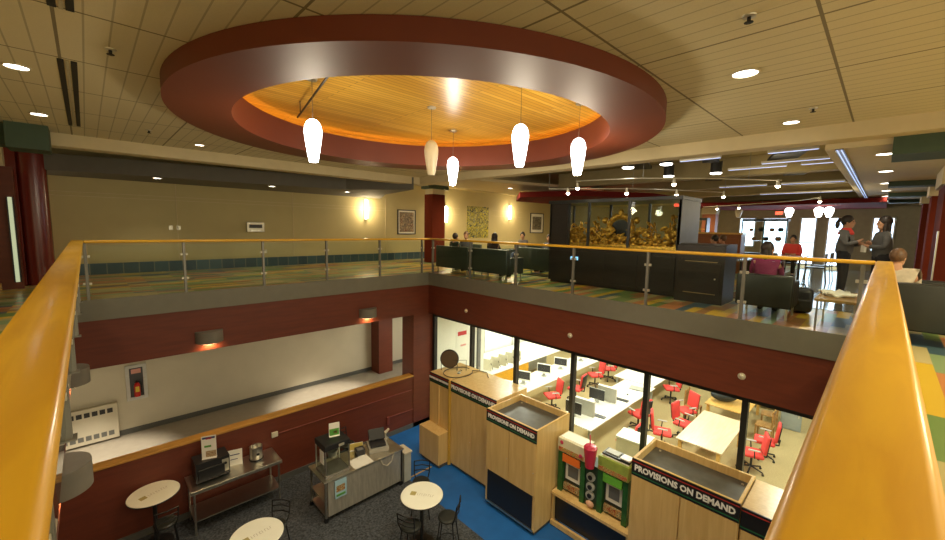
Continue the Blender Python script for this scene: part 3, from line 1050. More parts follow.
c5 = cabinet('last maple cabinet, plain topped and half hidden behind the right handrail', 6.66, 7.60, -0.4, 1.12, -2.57, [(-0.75, 0.0), (0.0, 0.75)], word=False, sign_h=0.34)

# low bench with the two drink display cartons
t = thing('low_display_bench', 'low maple bench with a dark open front between the two grey topped cabinets', 'bench', (6.68, 3.585, -4.8))
MB().box(0, 0.92, -0.825, 0.825, 0.70, 0.76, 0.004).box(0.04, 0.92, -0.825, -0.78, 0.08, 0.70).box(0.04, 0.92, 0.78, 0.825, 0.08, 0.70).box(0.0, 0.06, -0.825, 0.825, 0.02, 0.12).build('frame', M_maple, t)
MB().box(0.10, 0.12, -0.78, 0.78, 0.12, 0.70).build('dark_front', M_signblack, t)
for y in (-0.7, 0.7):
    MB().cyl((0.12, y, 0), (0.12, y, 0.09), 0.02, n=8).build('foot', M_black, t)


def carton(label, y0, y1, band, plate):
    t = thing('display_carton', label, 'display stand', (6.82, (y0 + y1) / 2, -4.04), 0, 'green drink display cartons')
    W, D, H = (y1 - y0) / 2, 0.34, 1.19
    G = mat('carton_green', (0.02, 0.105, 0.02), 0.45, var=0.25, scale=8)
    MB().box(0, D, -W, -W + 0.10, 0, H - 0.3).build('side_column', G, t)
    MB().box(0, D, W - 0.10, W, 0, H - 0.3).build('side_column', G, t)
    MB().box(0.10, D, -W + 0.10, W - 0.10, 0, H - 0.3).build('back_panel', mat('carton_dark', (0.03, 0.035, 0.02), 0.5), t)
    MB().box(-0.03, D + 0.02, -W, W, H - 0.30, H - 0.02, 0.004).build('header', band, t)
    hm = MB()
    hm.box(-0.034, -0.03, -W + 0.02, W - 0.02, H - 0.29, H - 0.20)
    hm.build('fruit_strip', art_mat('carton_fruit', [(0.45, 0.04, 0.03), (0.55, 0.30, 0.05), (0.35, 0.05, 0.05), (0.60, 0.45, 0.15), (0.15, 0.20, 0.04)], 14), t)
    MB().box(0.03, D - 0.03, -W + 0.03, W - 0.03, H - 0.03, H - 0.012).build('lid', M_paper, t)
    MB().box(-0.02, 0.0, -W + 0.11, W - 0.11, H - 0.50, H - 0.33, 0.004).build('name_plate', plate, t)
    MB().box(0.085, 0.10, -W + 0.14, W - 0.14, 0.28, 0.66).build('leaflet', M_paper, t)
    MB().box(0.075, 0.086, -W + 0.19, W - 0.20, 0.36, 0.60).build('leaflet_picture', M_greypanel, t)
    MB().box(0.05, 0.10, -W + 0.12, W - 0.12, 0.06, 0.20).build('fruit_tray', MATS_fruit, t)
    return t


MATS_fruit = art_mat('fruit_tray', [(0.25, 0.03, 0.02), (0.50, 0.28, 0.08), (0.2, 0.1, 0.03), (0.6, 0.5, 0.3), (0.1, 0.1, 0.02)], 12)
M_creamband = mat('cream_band', (0.66, 0.62, 0.42), 0.4)
M_greenband = mat('lime_band', (0.30, 0.38, 0.07), 0.4, var=0.2)
k1 = carton('green drink display carton with an orange plate, left one on the low bench', 3.74, 4.36, M_creamband, mat('orange_plate', (0.75, 0.16, 0.02), 0.5))
k2 = carton('green drink display carton with a lime plate, right one on the low bench', 2.86, 3.46, M_greenband, mat('lime_plate', (0.13, 0.42, 0.04), 0.5))
MB().ball((-0.036, 0.22, 1.09), 0.04, sx=0.2).build('fruit_badge', mat('berry_red', (0.55, 0.04, 0.10), 0.4), k1, smooth=True)
MB().ball((-0.036, -0.22, 0.98), 0.04, sx=0.2).build('fruit_badge', MATS['berry_red'], k1, smooth=True)
t = thing('carton_column', 'dark column of cup lids and dials between the two green cartons', 'display stand', (6.84, 3.60, -4.04))
MB().box(0, 0.32, -0.13, 0.13, 0, 0.88, 0.004).build('panel', mat('column_dark', (0.02, 0.045, 0.02), 0.4), t)
for z in (0.64, 0.44, 0.26):
    MB().cyl((-0.05, 0.0, z), (0, 0.0, z), 0.085, n=20).build('dial', M_greypl, t)
    MB().cyl((-0.07, 0.0, z), (-0.05, 0.0, z), 0.045, n=16).build('dial_cap', M_black, t)
MB().ball((-0.04, -0.01, 0.09), 0.085, sx=0.5, sz=0.8).build('fruit_slice', mat('peach', (0.75, 0.42, 0.26), 0.5), t, smooth=True)
t = thing('smoothie_cup', 'tall crimson smoothie cup model standing between the green cartons', 'cup', (6.74, 3.60, -3.16))
MB().lathe([(0, 0), (0.085, 0), (0.125, 0.36), (0.13, 0.40), (0.10, 0.44), (0.0, 0.46)], n=24).build('cup', mat('smoothie_red', (0.50, 0.03, 0.07), 0.25), t, smooth=True)
MB().cyl((0.02, 0.02, 0.44), (0.05, 0.05, 0.62), 0.012, n=8).build('straw', MATS['berry_red'], t)
t = thing('drink_dispenser', 'dark and white drink tray lying on top of the right hand green carton', 'tray', (6.98, 3.16, -2.850))
MB().box(-0.12, 0.14, -0.28, 0.26, 0.0, 0.035, 0.008).build('tray', M_black, t)
MB().box(-0.09, 0.10, -0.27, -0.08, 0.035, 0.06, 0.01).build('napkin_pack', M_whitedesk, t)
MB().box(-0.07, 0.10, -0.04, 0.22, 0.035, 0.055, 0.006).build('lid_stack', M_greypl, t)

# disc on a stand and cable loop on the corner cabinet
t = thing('disc_ornament', 'round black and bronze disc on a thin wire stand on the corner cabinet', 'ornament', (6.93, 8.02, -2.50))
MB().cyl((0.0, -0.02, 0.33), (0.04, 0.02, 0.33), 0.235, n=36).build('disc', mat('bronze_disc', (0.10, 0.065, 0.035), 0.5), t)
q = MB()
q.ring(0, 0, 0.215, 0.255, -0.028, 0.028, 36)
bmesh.ops.transform(q.bm, matrix=Matrix.Translation((0.02, 0, 0.33)) @ Matrix.Rotation(-PI / 4, 4, 'Z') @ Matrix.Rotation(PI / 2, 4, 'X'), verts=q.bm.verts)
q.build('rim', M_black, t)
MB().tube([(0.14, -0.18, 0.0), (0.14, -0.18, 0.30), (0.02, -0.01, 0.30), (-0.13, 0.17, 0.30), (-0.13, 0.17, 0.0)], 0.009).build('stand', M_black, t)
MB().tube([(0.14, -0.18, 0.30), (0.34, -0.33, 0.30), (0.34, -0.33, 0.004)], 0.007).build('side_arm', M_black, t)
pts = [(0.0 + 0.42 * math.cos(a), 0.36 * math.sin(a), 0.018 + 0.004 * math.sin(3 * a)) for a in [k * 2 * PI / 28 for k in range(27)]]
tag(MB().tube([(x, y, z) for x, y, z in pts] + [(0.52, -0.3, 0.016), (0.56, -0.55, 0.02), (0.35, -0.8, 0.016)], 0.010).build('cable_loop', M_black, loc=(7.00, 7.72, -2.50)), 'black cable looping round on top of the corner cabinet', 'cable')
t = thing('plug_adapter', 'small grey plug adapter lying inside the cable loop', 'adapter', (6.98, 7.66, -2.50), 0.5)
MB().box(-0.05, 0.05, -0.035, 0.035, 0, 0.04, 0.008).build('body', M_greypl, t)
MB().tube([(0.05, 0, 0.02), (0.14, 0.06, 0.012), (0.20, -0.02, 0.012), (0.26, 0.05, 0.012)], 0.006).build('lead', M_black, t)

# ------------------------------------------------------------------ cafe tables and stools
def cafe_table(x, y, label, rz):
    t = thing('cafe_table', label, 'table', (x, y, -4.8), rz, 'round cafe tables')
    MB().lathe([(0, 1.02), (0.39, 1.02), (0.405, 1.028), (0.408, 1.04), (0.40, 1.05), (0, 1.05)], n=48).build('tabletop', M_tableA, t)
    MB().lathe([(0.392, 1.016), (0.412, 1.02), (0.414, 1.036), (0.408, 1.042)], n=48).build('edge_band', M_black, t)
    MB().cyl((0, 0, 0.03), (0, 0, 1.02), 0.035, n=16).build('pole', M_black, t)
    MB().lathe([(0, 0.0), (0.27, 0.0), (0.27, 0.012), (0.05, 0.045), (0, 0.045)], n=32).build('base', M_black, t, smooth=True)
    lg = MB()
    lg.prism([(-0.23, -0.055), (-0.12, -0.055), (-0.12, 0.055), (-0.23, 0.055)], 1.0502, 1.0512)
    lg.build('square_logo', mat('logo_olive', (0.42, 0.35, 0.12), 0.5), t)
    # pale, worn lettering whose letters can no longer be read: plain strokes
    st = MB()
    for k in range(8):
        xx = -0.09 + k * 0.043
        st.box(xx, xx + 0.008, -0.032, 0.032, 1.0502, 1.0508)
        if k % 2:
            st.box(xx, xx + 0.028, 0.024, 0.032, 1.0502, 1.0508)
        if k % 3 == 0:
            st.box(xx, xx + 0.026, -0.032, -0.024, 1.0502, 1.0508)
    st.build('worn_lettering', mat('logo_grey', (0.52, 0.47, 0.34), 0.5), t)
    return t


cafe_table(4.37, 5.81, 'round ivory cafe table with two stools in front, below the centre of the picture', -0.95)
cafe_table(0.62, 9.30, 'round ivory cafe table beside the steel prep table at the left', 0.35)
cafe_table(1.74, 6.86, 'round ivory cafe table cut off by the bottom edge of the picture', 0.1)


def stool(label, x, y, rz):
    t = thing('bar_stool', label, 'stool', (x, y, -4.8), rz, 'black bar stools at the cafe tables')
    MB().lathe([(0, 0.70), (0.17, 0.70), (0.185, 0.715), (0.185, 0.74), (0.165, 0.76), (0, 0.77)], n=28).build('seat', M_leather, t, smooth=True)
    for (a, b) in ((1, 1), (1, -1), (-1, 1), (-1, -1)):
        MB().cyl((a * 0.20, b * 0.20, 0), (a * 0.12, b * 0.12, 0.70), 0.012, n=8).build('leg', M_black, t)
    MB().tube([(0.178 * math.cos(k * PI / 8), 0.178 * math.sin(k * PI / 8), 0.25) for k in range(17)], 0.009, 6).build('foot_ring', M_black, t)
    for b in (-1, 1):
        MB().tube([(-0.13, b * 0.13, 0.70), (-0.18, b * 0.165, 0.85), (-0.21, b * 0.17, 1.08)], 0.012, 8).build('back_post', M_black, t)
    for z in (0.87, 0.97, 1.07):
        dx = -0.18 - (z - 0.85) * 0.13
        MB().tube([(dx, -0.17, z), (dx - 0.035, 0, z + 0.005), (dx, 0.17, z)], 0.012, 8).build('back_slat', M_black, t)
    return t


s0 = stool('black stool on the near left of the middle cafe table', 3.98, 5.62, math.atan2(0.25, 0.5))
dup(s0, (4.62, 5.33, -4.8), 2.2, 'black stool on the near right of the middle cafe table')
dup(s0, (4.88, 6.52, -4.8), -2.3, 'black stool behind the middle cafe table, towards the steel cart')
dup(s0, (0.72, 8.72, -4.8), 1.6, 'black stool tucked under the round table by the prep table')
dup(s0, (2.16, 7.28, -4.8), -2.4, 'black stool behind the table cut off at the bottom of the picture')
dup(s0, (4.40, 8.95, -4.8), -1.2, 'black stool behind the popcorn machine, against the oxblood half wall')

# ------------------------------------------------------------------ steel prep table
t = thing('prep_table', 'stainless steel prep table with a lower shelf against the oxblood half wall', 'table', (2.0, 9.34, -4.8))
MB().box(-0.85, 0.85, -0.36, 0.34, 0.92, 0.95, 0.006).box(-0.85, 0.85, -0.36, -0.345, 0.88, 0.93).build('tabletop', M_steel, t)
MB().box(-0.81, 0.81, -0.32, 0.30, 0.28, 0.30).build('shelf', M_steel, t)
for a in (-0.79, 0.79):
    for b in (-0.31, 0.29):
        MB().cyl((a, b, 0), (a, b, 0.92), 0.02, n=10).build('leg', M_steel, t)
t = thing('conveyor_toaster', 'black countertop oven on the steel prep table', 'oven', (1.58, 9.40, -3.85))
m = MB()
m.prism([(-0.30, -0.20), (0.30, -0.20), (0.30, 0.22), (-0.30, 0.22)], 0.02, 0.42)
m.build('body', M_blackpl, t)
MB().box(-0.26, 0.20, -0.24, -0.20, 0.05, 0.30, 0.01).build('front_hood', M_black, t)
MB().box(0.16, 0.28, -0.215, -0.20, 0.10, 0.36).build('control_plate', M_clip, t)
MB().cyl((0.22, -0.235, 0.28), (0.22, -0.215, 0.28), 0.025, n=12).build('knob', M_black, t)
for a in (-0.25, 0.25):
    for b in (-0.15, 0.17):
        MB().cyl((a, b, 0), (a, b, 0.02), 0.02, n=8).build('foot', M_black, t)


def leaflet(label, x, y, z, w_, h, rz, pics):
    t = thing('menu_card', label, 'menu card', (x, y, z), rz, None)
    MB().box(-w_ / 2, w_ / 2, -0.006, 0.006, 0.0, h).build('card', M_paper, t)
    MB().box(-w_ / 2, w_ / 2, -0.04, 0.04, 0, 0.008).build('base', M_paper, t)
    for (nm, m_, a, b, c, d) in pics:
        MB().box(a, b, -0.009, -0.006, c, d).build(nm, m_, t)
    return t


M_navy = mat('print_navy', (0.05, 0.05, 0.15), 0.6)
M_pred = mat('print_red', (0.55, 0.04, 0.04), 0.6)
M_pgreen = mat('print_green', (0.10, 0.32, 0.05), 0.6)
M_food = art_mat('print_food', [(0.20, 0.10, 0.04), (0.55, 0.38, 0.20), (0.35, 0.2, 0.08), (0.7, 0.6, 0.4), (0.2, 0.08, 0.03)], 18)
leaflet('tall menu card with a red and navy header standing on the black oven', 1.55, 9.33, -3.43, 0.26, 0.48, -0.35,
        [('header', M_navy, -0.11, 0.11, 0.42, 0.46), ('header_mark', M_pred, -0.05, 0.05, 0.41, 0.45), ('green_mark', M_pgreen, -0.08, 0.04, 0.24, 0.28), ('food_picture', M_food, -0.06, 0.12, 0.03, 0.16)])
leaflet('plain paper notice standing between the black oven and the steel canister', 2.04, 9.48, -3.85, 0.28, 0.34, -0.25, [('print_block', M_navy, -0.09, 0.09, 0.22, 0.24), ('print_block', M_navy, -0.09, 0.05, 0.12, 0.135)])
t = thing('steel_canister', 'round stainless steel canister with cut open top on the prep table', 'canister', (2.44, 9.40, -3.85))
MB().lathe([(0, 0.03), (0.13, 0.03), (0.135, 0.09), (0.13, 0.20), (0.13, 0.30), (0.135, 0.305), (0.115, 0.305), (0.115, 0.22), (0, 0.22)], n=32).build('drum', M_steel, t, smooth=True)
MB().lathe([(0, 0), (0.14, 0), (0.145, 0.02), (0.14, 0.035), (0, 0.035)], n=32).build('base_ring', M_blackpl, t)
MB().box(-0.03, 0.03, -0.145, -0.13, 0.14, 0.19, 0.004).build('handle', M_black, t)

# ------------------------------------------------------------------ serving cart with popcorn machine and till
t = thing('serving_cart', 'long stainless steel serving cart on castors in the middle of the cafe', 'cart', (4.19, 8.0, -4.8))
MB().box(-0.99, 0.97, -0.42, 0.40, 0.89, 0.92, 0.006).build('countertop', M_steel, t)
MB().box(-0.90, 0.94, -0.40, -0.37, 0.12, 0.89).box(0.91, 0.94, -0.37, 0.37, 0.12, 0.89).box(-0.3, 0.94, 0.35, 0.37, 0.12, 0.89).build('body_panel', mat('dull_steel', (0.44, 0.42, 0.36), 0.42, 0.5, var=0.15, scale=4, stretch=(6, 1, 1)), t)
MB().box(-0.95, 0.92, -0.38, 0.36, 0.12, 0.15).box(-0.95, 0.92, -0.36, 0.36, 0.42, 0.44).build('shelf', M_steel, t)
for a in (-0.94, 0.91):
    for b in (-0.38, 0.36):
        MB().box(a - 0.02, a + 0.02, b - 0.02, b + 0.02, 0.10, 0.89).build('corner_post', M_steel, t)
        c = MB().cyl((a, b - 0.02, 0.05), (a, b + 0.02, 0.05), 0.05, n=18).build('castor', M_black, t)
t = thing('popcorn_machine', 'glass sided popcorn machine with a black top on the left end of the steel cart', 'popcorn machine', (3.55, 7.93, -3.88), 0)
MB().box(-0.27, 0.27, -0.25, 0.25, 0.0, 0.06, 0.005).build('base', mat('popcorn_base', (0.2, 0.19, 0.17), 0.4, 0.6), t)
MB().box(-0.28, 0.28, -0.26, 0.26, 0.60, 0.72, 0.008).build('top', M_black, t)
for a in (-0.26, 0.26):
    for b in (-0.24, 0.24):
        MB().box(a - 0.012, a + 0.012, b - 0.012, b + 0.012, 0.06, 0.60).build('corner_post', M_steel, t)
for b in (-0.24, 0.24):
    MB().box(-0.245, 0.245, b - 0.003, b + 0.003, 0.06, 0.60).build('glass_side', M_glass, t)
for a in (-0.26, 0.26):
    MB().box(a - 0.003, a + 0.003, -0.22, 0.22, 0.06, 0.60).build('glass_side', M_glass, t)
MB().lathe([(0, 0.30), (0.09, 0.30), (0.11, 0.42), (0.11, 0.44), (0, 0.45)], n=20).build('kettle', M_steel, t, smooth=True)
MB().cyl((0, 0, 0.44), (0, 0, 0.60), 0.012, n=8).build('kettle_rod', M_steel, t)
MB().box(-0.275, -0.262, -0.16, 0.02, 0.28, 0.56).build('notice', M_paper, t)
MB().box(0.02, 0.14, -0.275, -0.26, 0.63, 0.68).build('label_plate', M_clip, t)
leaflet('small menu card with a leafy green picture on top of the popcorn machine', 3.62, 7.98, -3.16, 0.22, 0.30, -0.3, [('green_picture', M_pgreen, -0.10, 0.10, 0.02, 0.17), ('red_mark', M_pred, -0.02, 0.06, 0.06, 0.12)])
t = thing('cart_poster', 'small blue and red poster fixed to the front of the steel cart', 'poster', (3.56, 7.575, -4.34))
MB().box(-0.13, 0.13, 0, 0.012, 0, 0.40).build('sheet', mat('poster_blue', (0.35, 0.55, 0.65), 0.5), t)
MB().box(-0.10, 0.09, -0.003, 0, 0.14, 0.28).build('food_picture', MATS_fruit, t)
MB().box(-0.10, 0.10, -0.003, 0, 0.04, 0.09).build('green_band', M_pgreen, t)
t = thing('cash_register', 'black touchscreen till with keypad and coiled wires on the steel cart', 'cash register', (4.72, 8.02, -3.88), -0.35)
MB().box(-0.24, 0.22, -0.22, 0.22, 0.0, 0.11, 0.008).build('drawer', mat('till_beige', (0.35, 0.33, 0.27), 0.5), t)
MB().box(-0.20, 0.16, -0.18, 0.12, 0.11, 0.17, 0.01).build('keypad', M_blackpl, t)
mm = Matrix.Translation((-0.02, 0.10, 0.30)) @ Matrix.Rotation(-0.5, 4, 'X')
MB().box(-0.19, 0.19, -0.025, 0.025, -0.13, 0.13, 0.01, M=mm).build('screen', M_black, t)
MB().cyl((-0.02, 0.12, 0.15), (-0.02, 0.12, 0.26), 0.03, n=10).build('stem', M_black, t)
t = thing('card_reader', 'black card reader box on the steel cart, left of the till', 'card reader', (4.27, 8.08, -3.875), -0.2)
MB().box(-0.10, 0.10, -0.10, 0.10, 0, 0.13, 0.01).build('body', M_blackpl, t)
MB().box(-0.07, 0.07, -0.09, 0.02, 0.13, 0.14).build('keypad', M_greypanel, t)
t = thing('scanner', 'pale handheld scanner standing at the right end of the steel cart', 'scanner', (5.07, 8.26, -3.88), 0.3)
MB().lathe([(0, 0), (0.06, 0), (0.06, 0.02), (0.02, 0.03), (0.02, 0.17), (0, 0.17)], n=16).build('stand', M_greypl, t)
MB().cyl((-0.02, 0, 0.16), (0.10, -0.02, 0.22), 0.04, 0.03, n=12).build('head', M_trim, t)
t = tag(MB().tube([(4.95, 7.62, -3.865), (4.86, 7.56, -3.87), (4.80, 7.555, -4.04), (4.68, 7.555, -4.10), (4.56, 7.555, -4.02), (4.50, 7.56, -3.87), (4.47, 7.62, -3.865)], 0.009).build('till_wire', M_trim), 'pale wire drooping over the front edge of the steel cart', 'wire')
tag(MB().box(-0.20, 0.26, -0.20, 0.18, 0, 0.004).build('paper_mat', M_paper, loc=(4.10, 7.80, -3.88)), 'printed paper mat lying on the steel cart between popcorn machine and card reader', 'mat')
leaflet('small yellow notice card standing at the back of the steel cart', 4.28, 8.30, -3.88, 0.34, 0.17, -0.35, [('yellow_face', mat('notice_yellow', (0.62, 0.48, 0.12), 0.6), -0.165, 0.165, 0.005, 0.165)])
tag(MB().box(-0.02, 0.02, -0.46, 0.46, 0, 0.004).build('floor_tape', mat('tape_ochre', (0.50, 0.32, 0.08), 0.6), loc=(5.64, 7.70, -4.8), rz=PI / 2), 'ochre strip lying on the blue floor between steel cart and cabinets', 'tape')
t = thing('side_shelf', 'small grey box shelf at the right end of the steel cart', 'shelf', (5.30, 7.80, -4.8))
MB().box(-0.10, 0.10, -0.18, 0.18, 0, 0.72, 0.01).build('body', M_greypl, t)
MB().box(-0.11, 0.12, -0.20, 0.20, 0.72, 0.76, 0.006).build('lid', M_trim, t)
# ------------------------------------------------------------------ computer lab
def office_chair(label, x, y, rz, base=None):
    if base is not None:
        return dup(base, (x, y, -4.8), rz, label)
    t = thing('office_chair', label, 'office chair', (x, y, -4.8), rz, 'red swivel chairs in the lab')
    MB().box(-0.24, 0.24, -0.24, 0.24, 0.44, 0.53, 0.04, 3).build('seat', M_redfab, t, smooth=True)
    mm = Matrix.Translation((-0.27, 0, 0.80)) @ Matrix.Rotation(-0.12, 4, 'Y')
    MB().box(-0.035, 0.035, -0.21, 0.21, -0.24, 0.26, 0.05, 3, M=mm).build('backrest', M_redfab, t, smooth=True)
    mm = Matrix.Translation((-0.31, 0, 0.80)) @ Matrix.Rotation(-0.12, 4, 'Y')
    MB().box(-0.02, 0.01, -0.19, 0.19, -0.21, 0.23, 0.02, 2, M=mm).build('back_shell', M_blackpl, t, smooth=True)
    MB().tube([(-0.10, 0, 0.42), (-0.32, 0, 0.45), (-0.33, 0, 0.62)], 0.022).build('back_bar', M_blackpl, t)
    MB().cyl((0, 0, 0.10), (0, 0, 0.44), 0.028, n=12).build('column', M_blackpl, t)
    for k in range(5):
        a = 2 * PI * k / 5
        l_ = MB().tube([(0.03 * math.cos(a), 0.03 * math.sin(a), 0.12), (0.30 * math.cos(a), 0.30 * math.sin(a), 0.075)], 0.020, 6).build('base_arm', M_blackpl, t)
        MB().cyl((0.30 * math.cos(a), 0.30 * math.sin(a) - 0.02, 0.03), (0.30 * math.cos(a), 0.30 * math.sin(a) + 0.02, 0.03), 0.03, n=10).build('castor', M_blackpl, l_)
    for b in (-1, 1):
        MB().tube([(-0.02, b * 0.22, 0.46), (-0.02, b * 0.29, 0.48), (0.0, b * 0.29, 0.68)], 0.016, 6).build('arm_post', M_blackpl, t)
        MB().box(-0.13, 0.13, b * 0.29 - 0.03, b * 0.29 + 0.03, 0.67, 0.70, 0.012).build('armrest', M_greypl, t, smooth=True)
    return t


oc = office_chair('red swivel chair left of the pale wooden table, nearest the glass', 11.55, 3.98, -1.2)
for a in (('red swivel chair behind the far left corner of the pale table, dark back showing', 13.55, 4.0, 2.6),
          ('red swivel chair pushed in at the far left side of the pale table', 12.55, 3.72, -1.7),
          ('red swivel chair near the far white desk, facing left', 15.1, 5.0, 2.2),
          ('red swivel chair right of the pale table, nearest to the window mullion', 12.2, 1.95, 1.9),
          ('red swivel chair right of the pale table, the farther of the two', 13.2, 1.85, 1.7),
          ('red swivel chair under the near side of the middle white desk', 12.15, 4.92, 1.2),
          ('red swivel chair behind the display cartons, mostly hidden', 10.35, 4.45, 1.6),
          ('red swivel chair seen right above the grey topped forward cabinet', 11.25, 7.55, 2.6),
          ('red swivel chair behind a mullion, facing the left white desk', 12.45, 7.35, 1.7),
          ('red swivel chair at the left white desk, left one of the far pair', 14.2, 7.55, 2.5),
          ('red swivel chair at the left white desk, right one of the far pair', 15.3, 7.55, 2.3)):
    office_chair(*a, base=oc)


def slab_table(name, label, x0, x1, y0, y1, z, m, leg, th=0.035, cat='table', lr=0.03, group=None):
    t = thing(name, label, cat, ((x0 + x1) / 2, (y0 + y1) / 2, -4.8), 0, group)
    a, b = (x1 - x0) / 2, (y1 - y0) / 2
    h = z + 4.8
    MB().box(-a, a, -b, b, h - th, h, 0.008).build('tabletop', m, t)
    for i in (-1, 1):
        for j in (-1, 1):
            MB().box(i * (a - 0.10) - lr, i * (a - 0.10) + lr, j * (b - 0.09) - lr, j * (b - 0.09) + lr, 0, h - th).build('leg', leg, t)
    return t


M_pale = wood_mat('pale_wood', (0.74, 0.56, 0.36), (0.82, 0.66, 0.46), 0.3, (1, 9, 9), 0.3)
M_lightoak = wood_mat('light_oak', (0.60, 0.34, 0.08), (0.70, 0.43, 0.12), 0.35, (1, 9, 9), 0.2)
slab_table('study_table', 'long pale wooden table ringed by red swivel chairs in the lab', 11.0, 13.40, 2.36, 3.44, -4.06, M_pale, M_lightoak, lr=0.04)
slab_table('oak_table', 'orange oak table with a black bag on it, behind the pale wooden table', 14.0, 16.3, 2.45, 3.60, -4.06, M_lightoak, M_lightoak, lr=0.04)
slab_table('white_desk', 'long white desk with a row of white monitors, left one in the lab', 9.2, 17.4, 7.95, 8.95, -4.06, M_whitedesk, M_greypl, cat='desk', group='white computer desks')
slab_table('white_desk', 'white desk with grey desktop computers in the middle of the lab', 9.6, 14.0, 5.15, 6.25, -4.06, M_whitedesk, M_greypl, cat='desk', group='white computer desks')
slab_table('white_desk', 'second white desk joined to the far end of the middle one', 14.05, 17.2, 5.25, 6.70, -4.06, M_whitedesk, M_greypl, cat='desk', group='white computer desks')
# bag
t = thing('duffel_bag', 'black rounded duffel bag lying on the orange oak table', 'bag', (14.62, 3.20, -4.052), -0.9)
MB().ball((0, 0, 0.20), 0.22, sx=1.9, sy=1.05, sz=0.9).build('body', mat('bag_black', (0.02, 0.03, 0.035), 0.6, bump=0.4), t, smooth=True)
MB().tube([(-0.18, -0.1, 0.30), (-0.12, -0.16, 0.40), (0.12, -0.16, 0.40), (0.18, -0.1, 0.30)], 0.012).build('handle', M_black, t)
# wooden chairs at the oak table
def wood_chair(label, x, y, rz, base=None):
    if base is not None:
        return dup(base, (x, y, -4.8), rz, label)
    t = thing('wooden_chair', label, 'chair', (x, y, -4.8), rz, 'oak chairs at the oak table')
    W = wood_mat('chair_oak', (0.30, 0.15, 0.04), (0.38, 0.21, 0.06), 0.4)
    MB().box(-0.22, 0.22, -0.22, 0.22, 0.43, 0.47, 0.01).build('seat', W, t)
    for j in (-1, 1):
        MB().box(0.17, 0.21, j * 0.19 - 0.02, j * 0.19 + 0.02, 0, 0.43).build('leg', W, t)
        MB().box(-0.22, -0.18, j * 0.19 - 0.02, j * 0.19 + 0.02, 0, 0.98).build('leg', W, t)
    MB().box(-0.22, -0.19, -0.19, 0.19, 0.86, 0.96).build('back_rail', W, t)
    for k in range(5):
        MB().box(-0.21, -0.195, -0.15 + k * 0.07, -0.13 + k * 0.07, 0.47, 0.86).build('back_slat', W, t)
    return t


wc = wood_chair('oak slat back chair at the right end of the oak table, beside the mullion', 14.4, 2.05, 1.57)
wood_chair('oak slat back chair at the far left of the oak table', 14.2, 3.98, -1.57, wc)
wood_chair('oak slat back chair beyond the first one at the right of the oak table', 15.4, 2.1, 1.7, wc)

# monitors
def monitor(label, x, y, rz, base=None, m=None):
    if base is not None:
        return dup(base, (x, y, -4.06), rz, label)
    t = thing('computer_monitor', label, 'monitor', (x, y, -4.06), rz, 'white all-in-one monitors on the left desk')
    MB().box(-0.03, 0.03, -0.26, 0.26, 0.10, 0.46, 0.01).build('casing', M_whitedesk, t)
    MB().box(-0.034, -0.03, -0.24, 0.24, 0.17, 0.44).build('screen', M_blackpl, t)
    MB().box(0.0, 0.03, -0.05, 0.05, 0.0, 0.14).build('stem', M_greypl, t)
    MB().box(-0.09, 0.11, -0.10, 0.10, 0.0, 0.012).build('foot', M_greypl, t)
    return t


mo = monitor('white backed monitor on the left desk, nearest the glass', 10.85, 8.5, 0.35)
for a in (('white backed monitor on the left desk, second from the glass', 12.0, 8.45, 0.35), ('white backed monitor on the left desk, third from the glass', 13.1, 8.45, 0.35), ('white backed monitor on the left desk, beyond the mullion', 14.6, 8.45, 0.35), ('white backed monitor low on the left desk, just above the plain cabinet', 9.7, 8.45, 0.35)):
    monitor(*a, base=mo)
# desktop computers on the middle desk
def desktop_computer(label, x, y, rz, base=None):
    if base is not None:
        return dup(base, (x, y, -4.06), rz, label)
    t = thing('desktop_computer', label, 'computer', (x, y, -4.06), rz, 'grey desktop computers on the middle desk')
    MB().box(-0.05, 0.05, -0.30, 0.30, 0.0, 0.46, 0.01).build('tower', mat('computer_grey', (0.42, 0.41, 0.34), 0.4), t)
    MB().box(-0.052, 0.052, -0.30, 0.30, 0.46, 0.475).build('top_trim', M_whitedesk, t)
    s_ = MB().box(-0.36, -0.33, -0.05, 0.45, 0.10, 0.44, 0.008).build('screen', M_blackpl, t)
    MB().box(-0.33, -0.32, -0.05, 0.45, 0.42, 0.45).build('screen_trim', M_whitedesk, s_)
    MB().box(-0.36, -0.28, 0.14, 0.26, 0, 0.12).build('stem', M_greypl, t)
    return t


dc = desktop_computer('grey desktop computer on the middle desk, farthest from the glass', 11.75, 5.80, 0.1)
desktop_computer('grey desktop computer on the middle desk, nearest the glass', 10.35, 5.78, 0.1, dc)
for x, y, r, lb in ((10.55, 5.45, 0.1, 'dark keyboard on the middle desk, nearest the glass'), (12.15, 5.50, 0.1, 'dark keyboard on the middle desk beside the farther computer')):
    t = thing('keyboard', lb, 'keyboard', (x, y, -4.06), r, 'keyboards on the middle desk')
    MB().box(-0.09, 0.09, -0.22, 0.22, 0, 0.022, 0.006).build('body', M_greypanel, t)
    MB().box(-0.07, 0.07, -0.20, 0.20, 0.022, 0.03).build('keys', M_blackpl, t)
t = thing('laptop', 'closed grey laptop near the far end of the middle desk', 'laptop', (13.45, 5.55, -4.06), 0.2)
MB().box(-0.17, 0.17, -0.24, 0.24, 0, 0.03, 0.01).build('lid', M_greypl, t)
MB().box(-0.18, -0.165, -0.15, 0.15, 0.002, 0.02).build('hinge', M_greypanel, t)
t = thing('computer_mouse', 'small black mouse on the white middle desk', 'mouse', (12.7, 5.55, -4.06), 0.3)
MB().ball((0, 0, 0.015), 0.05, sy=0.6, sz=0.35).build('body', M_black, t, smooth=True)
MB().cyl((0.02, 0, 0.028), (0.035, 0, 0.028), 0.006, n=8).build('wheel', M_greypl, t)
t = thing('white_console', 'white sloping console box standing behind the cartons near the glass', 'console', (9.75, 4.0, -4.8), 0.1)
